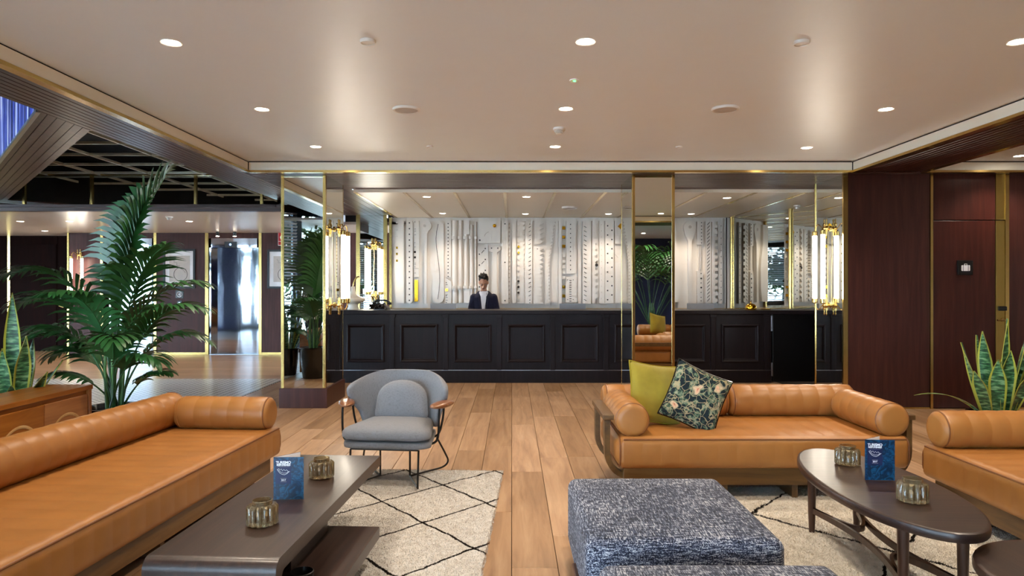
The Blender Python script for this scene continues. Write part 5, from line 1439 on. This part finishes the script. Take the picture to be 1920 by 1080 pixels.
    # hair
    hb = MB(); rg_ = random.Random(4)
    hb.sphere((0, .018, .135), (.083, .094, .095), 18, 10); hb.sphere((0, .05, .09), (.078, .068, .085), 16, 8)
    if not long_hair:
        for i in range(34):
            a, b = rg_.uniform(0, 2*PI), rg_.uniform(0, .078); p = (b*math.cos(a), .0+b*math.sin(a)-.012, .20-.3*b+rg_.uniform(0, .02))
            hb.tube([p, (p[0]*1.15+rg_.uniform(-.02, .02), p[1]-.012+rg_.uniform(-.02, .02), p[2]+.035), (p[0]*1.2+rg_.uniform(-.03, .03), p[1]-.03+rg_.uniform(-.02, .02), p[2]+rg_.uniform(.03, .055))], [.02, .015, .005], 7)
    else:
        hb.tube([(0, .06, .12), (0, .085, .02), (0, .075, -.08)], [.07, .072, .045], 12)
        for sx in (-1, 1): hb.tube([(sx*.07, 0, .13), (sx*.082, .01, .04), (sx*.075, .02, -.05)], [.025, .024, .014], 8)
    # keep the face free
    hb.v = [(x, y, z) if not (y < -.03 and z < .135) else (x*.8, -.03, max(z, .11)) for x, y, z in hb.v]
    o = hb.xf(hm_ @ Matrix.Scale(k, 4)).build('hair', hair, t, True); remesh(o, .007, 2)
    # clothes
    jk = MB()
    rows2 = [(.80, .19, .135, 0, 0), (.92, .185, .13, 0, 0), (1.05, .168, .122, 0, 0), (1.15, .168, .12, 0, 0), (1.26, .19, .132, 0, -.005), (1.36, .20, .130, 0, -.008), (1.42, .155, .108, 0, -.004), (1.475, .105, .082, 0, .0), (1.485, .085, .072, 0, .004)]
    jk.loft([[lean(p, L_) for p in r] for r in torso_rings(k, rows2)])
    for s0, el, wr_ in arms:
        w2 = Vector(el).lerp(Vector(wr_), .93); limb(jk, [s0, el, tuple(w2)], [.07*k, .06*k, .046*k])
    o = jk.build('jacket' if jacket == 'navy_cloth' else 'shirt', jacket, t, True); remesh(o, .012, 4)
    tr = MB()
    for sx in (-1, 1): limb(tr, [(sx*.085*k, 0, .86*k), (sx*.095*k, -.01, .48*k), (sx*.10*k, .02, .10*k)], [.105*k, .075*k, .062*k])
    tr.sphere((0, 0, .88*k), (.18*k, .125*k, .12*k)); o = tr.build('trousers', 'dark_trousers', t, True); remesh(o, .015, 4)
    for sx in (-1, 1): MB().tube([(sx*.10*k, .07*k, .035*k), (sx*.105*k, -.06*k, .04*k), (sx*.112*k, -.19*k, .03*k)], [.042*k, .05*k, .036*k], 12).build('shoe', 'black_plastic', t, True)
    if shirt:
        # white shirt front between the lapels, collar and lanyard lie on the chest
        def chest(x, z, o_=.0):
            rr = [(r[0], r[1], r[2]) for r in rows2]
            for (za, aa, ba), (zb, ab, bb2) in zip(rr, rr[1:]):
                if za <= z <= zb:
                    f = (z-za)/(zb-za); a_, b_ = aa+(ab-aa)*f, ba+(bb2-ba)*f; break
            else: a_, b_ = rr[-1][1], rr[-1][2]
            y = -b_*math.sqrt(max(0, 1-(x/a_)**2))-.006-o_
            return lean((x*k, y*k, z*k), L_)
        V = []; Fc = []; zs = [.98, 1.06, 1.14, 1.22, 1.30, 1.38, 1.44, 1.475]
        hw_ = [.008, .018, .028, .037, .045, .052, .056, .058]
        for off_ in (0, .008):
            for z, h_ in zip(zs, hw_):
                for q in range(7): V.append(chest(h_*(-1+q/3), z, off_))
        m = len(zs)*7
        for ly in range(2):
            for i in range(len(zs)-1):
                for q in range(6):
                    a = ly*m+i*7+q; Fc.append((a, a+1, a+8, a+7))
        MB().add(V, Fc).build('shirt_front', 'white_cloth', t, True)
        for sx in (-1, 1):
            c_ = [chest(sx*.066, 1.478, .012), chest(sx*.018, 1.41, .020), chest(sx*.052, 1.385, .018), chest(sx*.082, 1.445, .012)]
            c2 = [(a, b+.006, c) for a, b, c in c_]; c2[0] = (c2[0][0], c2[0][1]+.02, c2[0][2]+.012)
            MB().add(c_+c2, [(0, 1, 2, 3), (7, 6, 5, 4), (0, 4, 5, 1), (1, 5, 6, 2), (2, 6, 7, 3), (3, 7, 4, 0)]).build('collar', 'white_cloth', t)
            MB().tube([chest(sx*.075, 1.43, .004), chest(sx*.075, 1.32, .006), chest(sx*.055, 1.18, .008), chest(sx*.02, 1.02, .008)], .012, 8, flat=(.014, .005)).build('lapel', jacket, t, True)
        MB().tube([chest(.055, 1.45, .016), chest(.05, 1.34, .016), chest(.03, 1.20, .016), chest(.012, 1.10, .016)], .004, 6).build('lanyard', 'black_plastic', t, True)
    return t
person('receptionist in navy jacket and white shirt looking down behind the desk', (PX(907, 11.62), 11.70, 0), 0, 'skin', 'hair_dark', 'navy_cloth', True, math.radians(37), 1.665)
person('person in white shirt near the window, seen in the left column mirror', (-4.1, 2.4, 0), math.radians(130), 'skin', 'hair_brown', 'white_cloth', False, math.radians(8), 1.78, True, False)
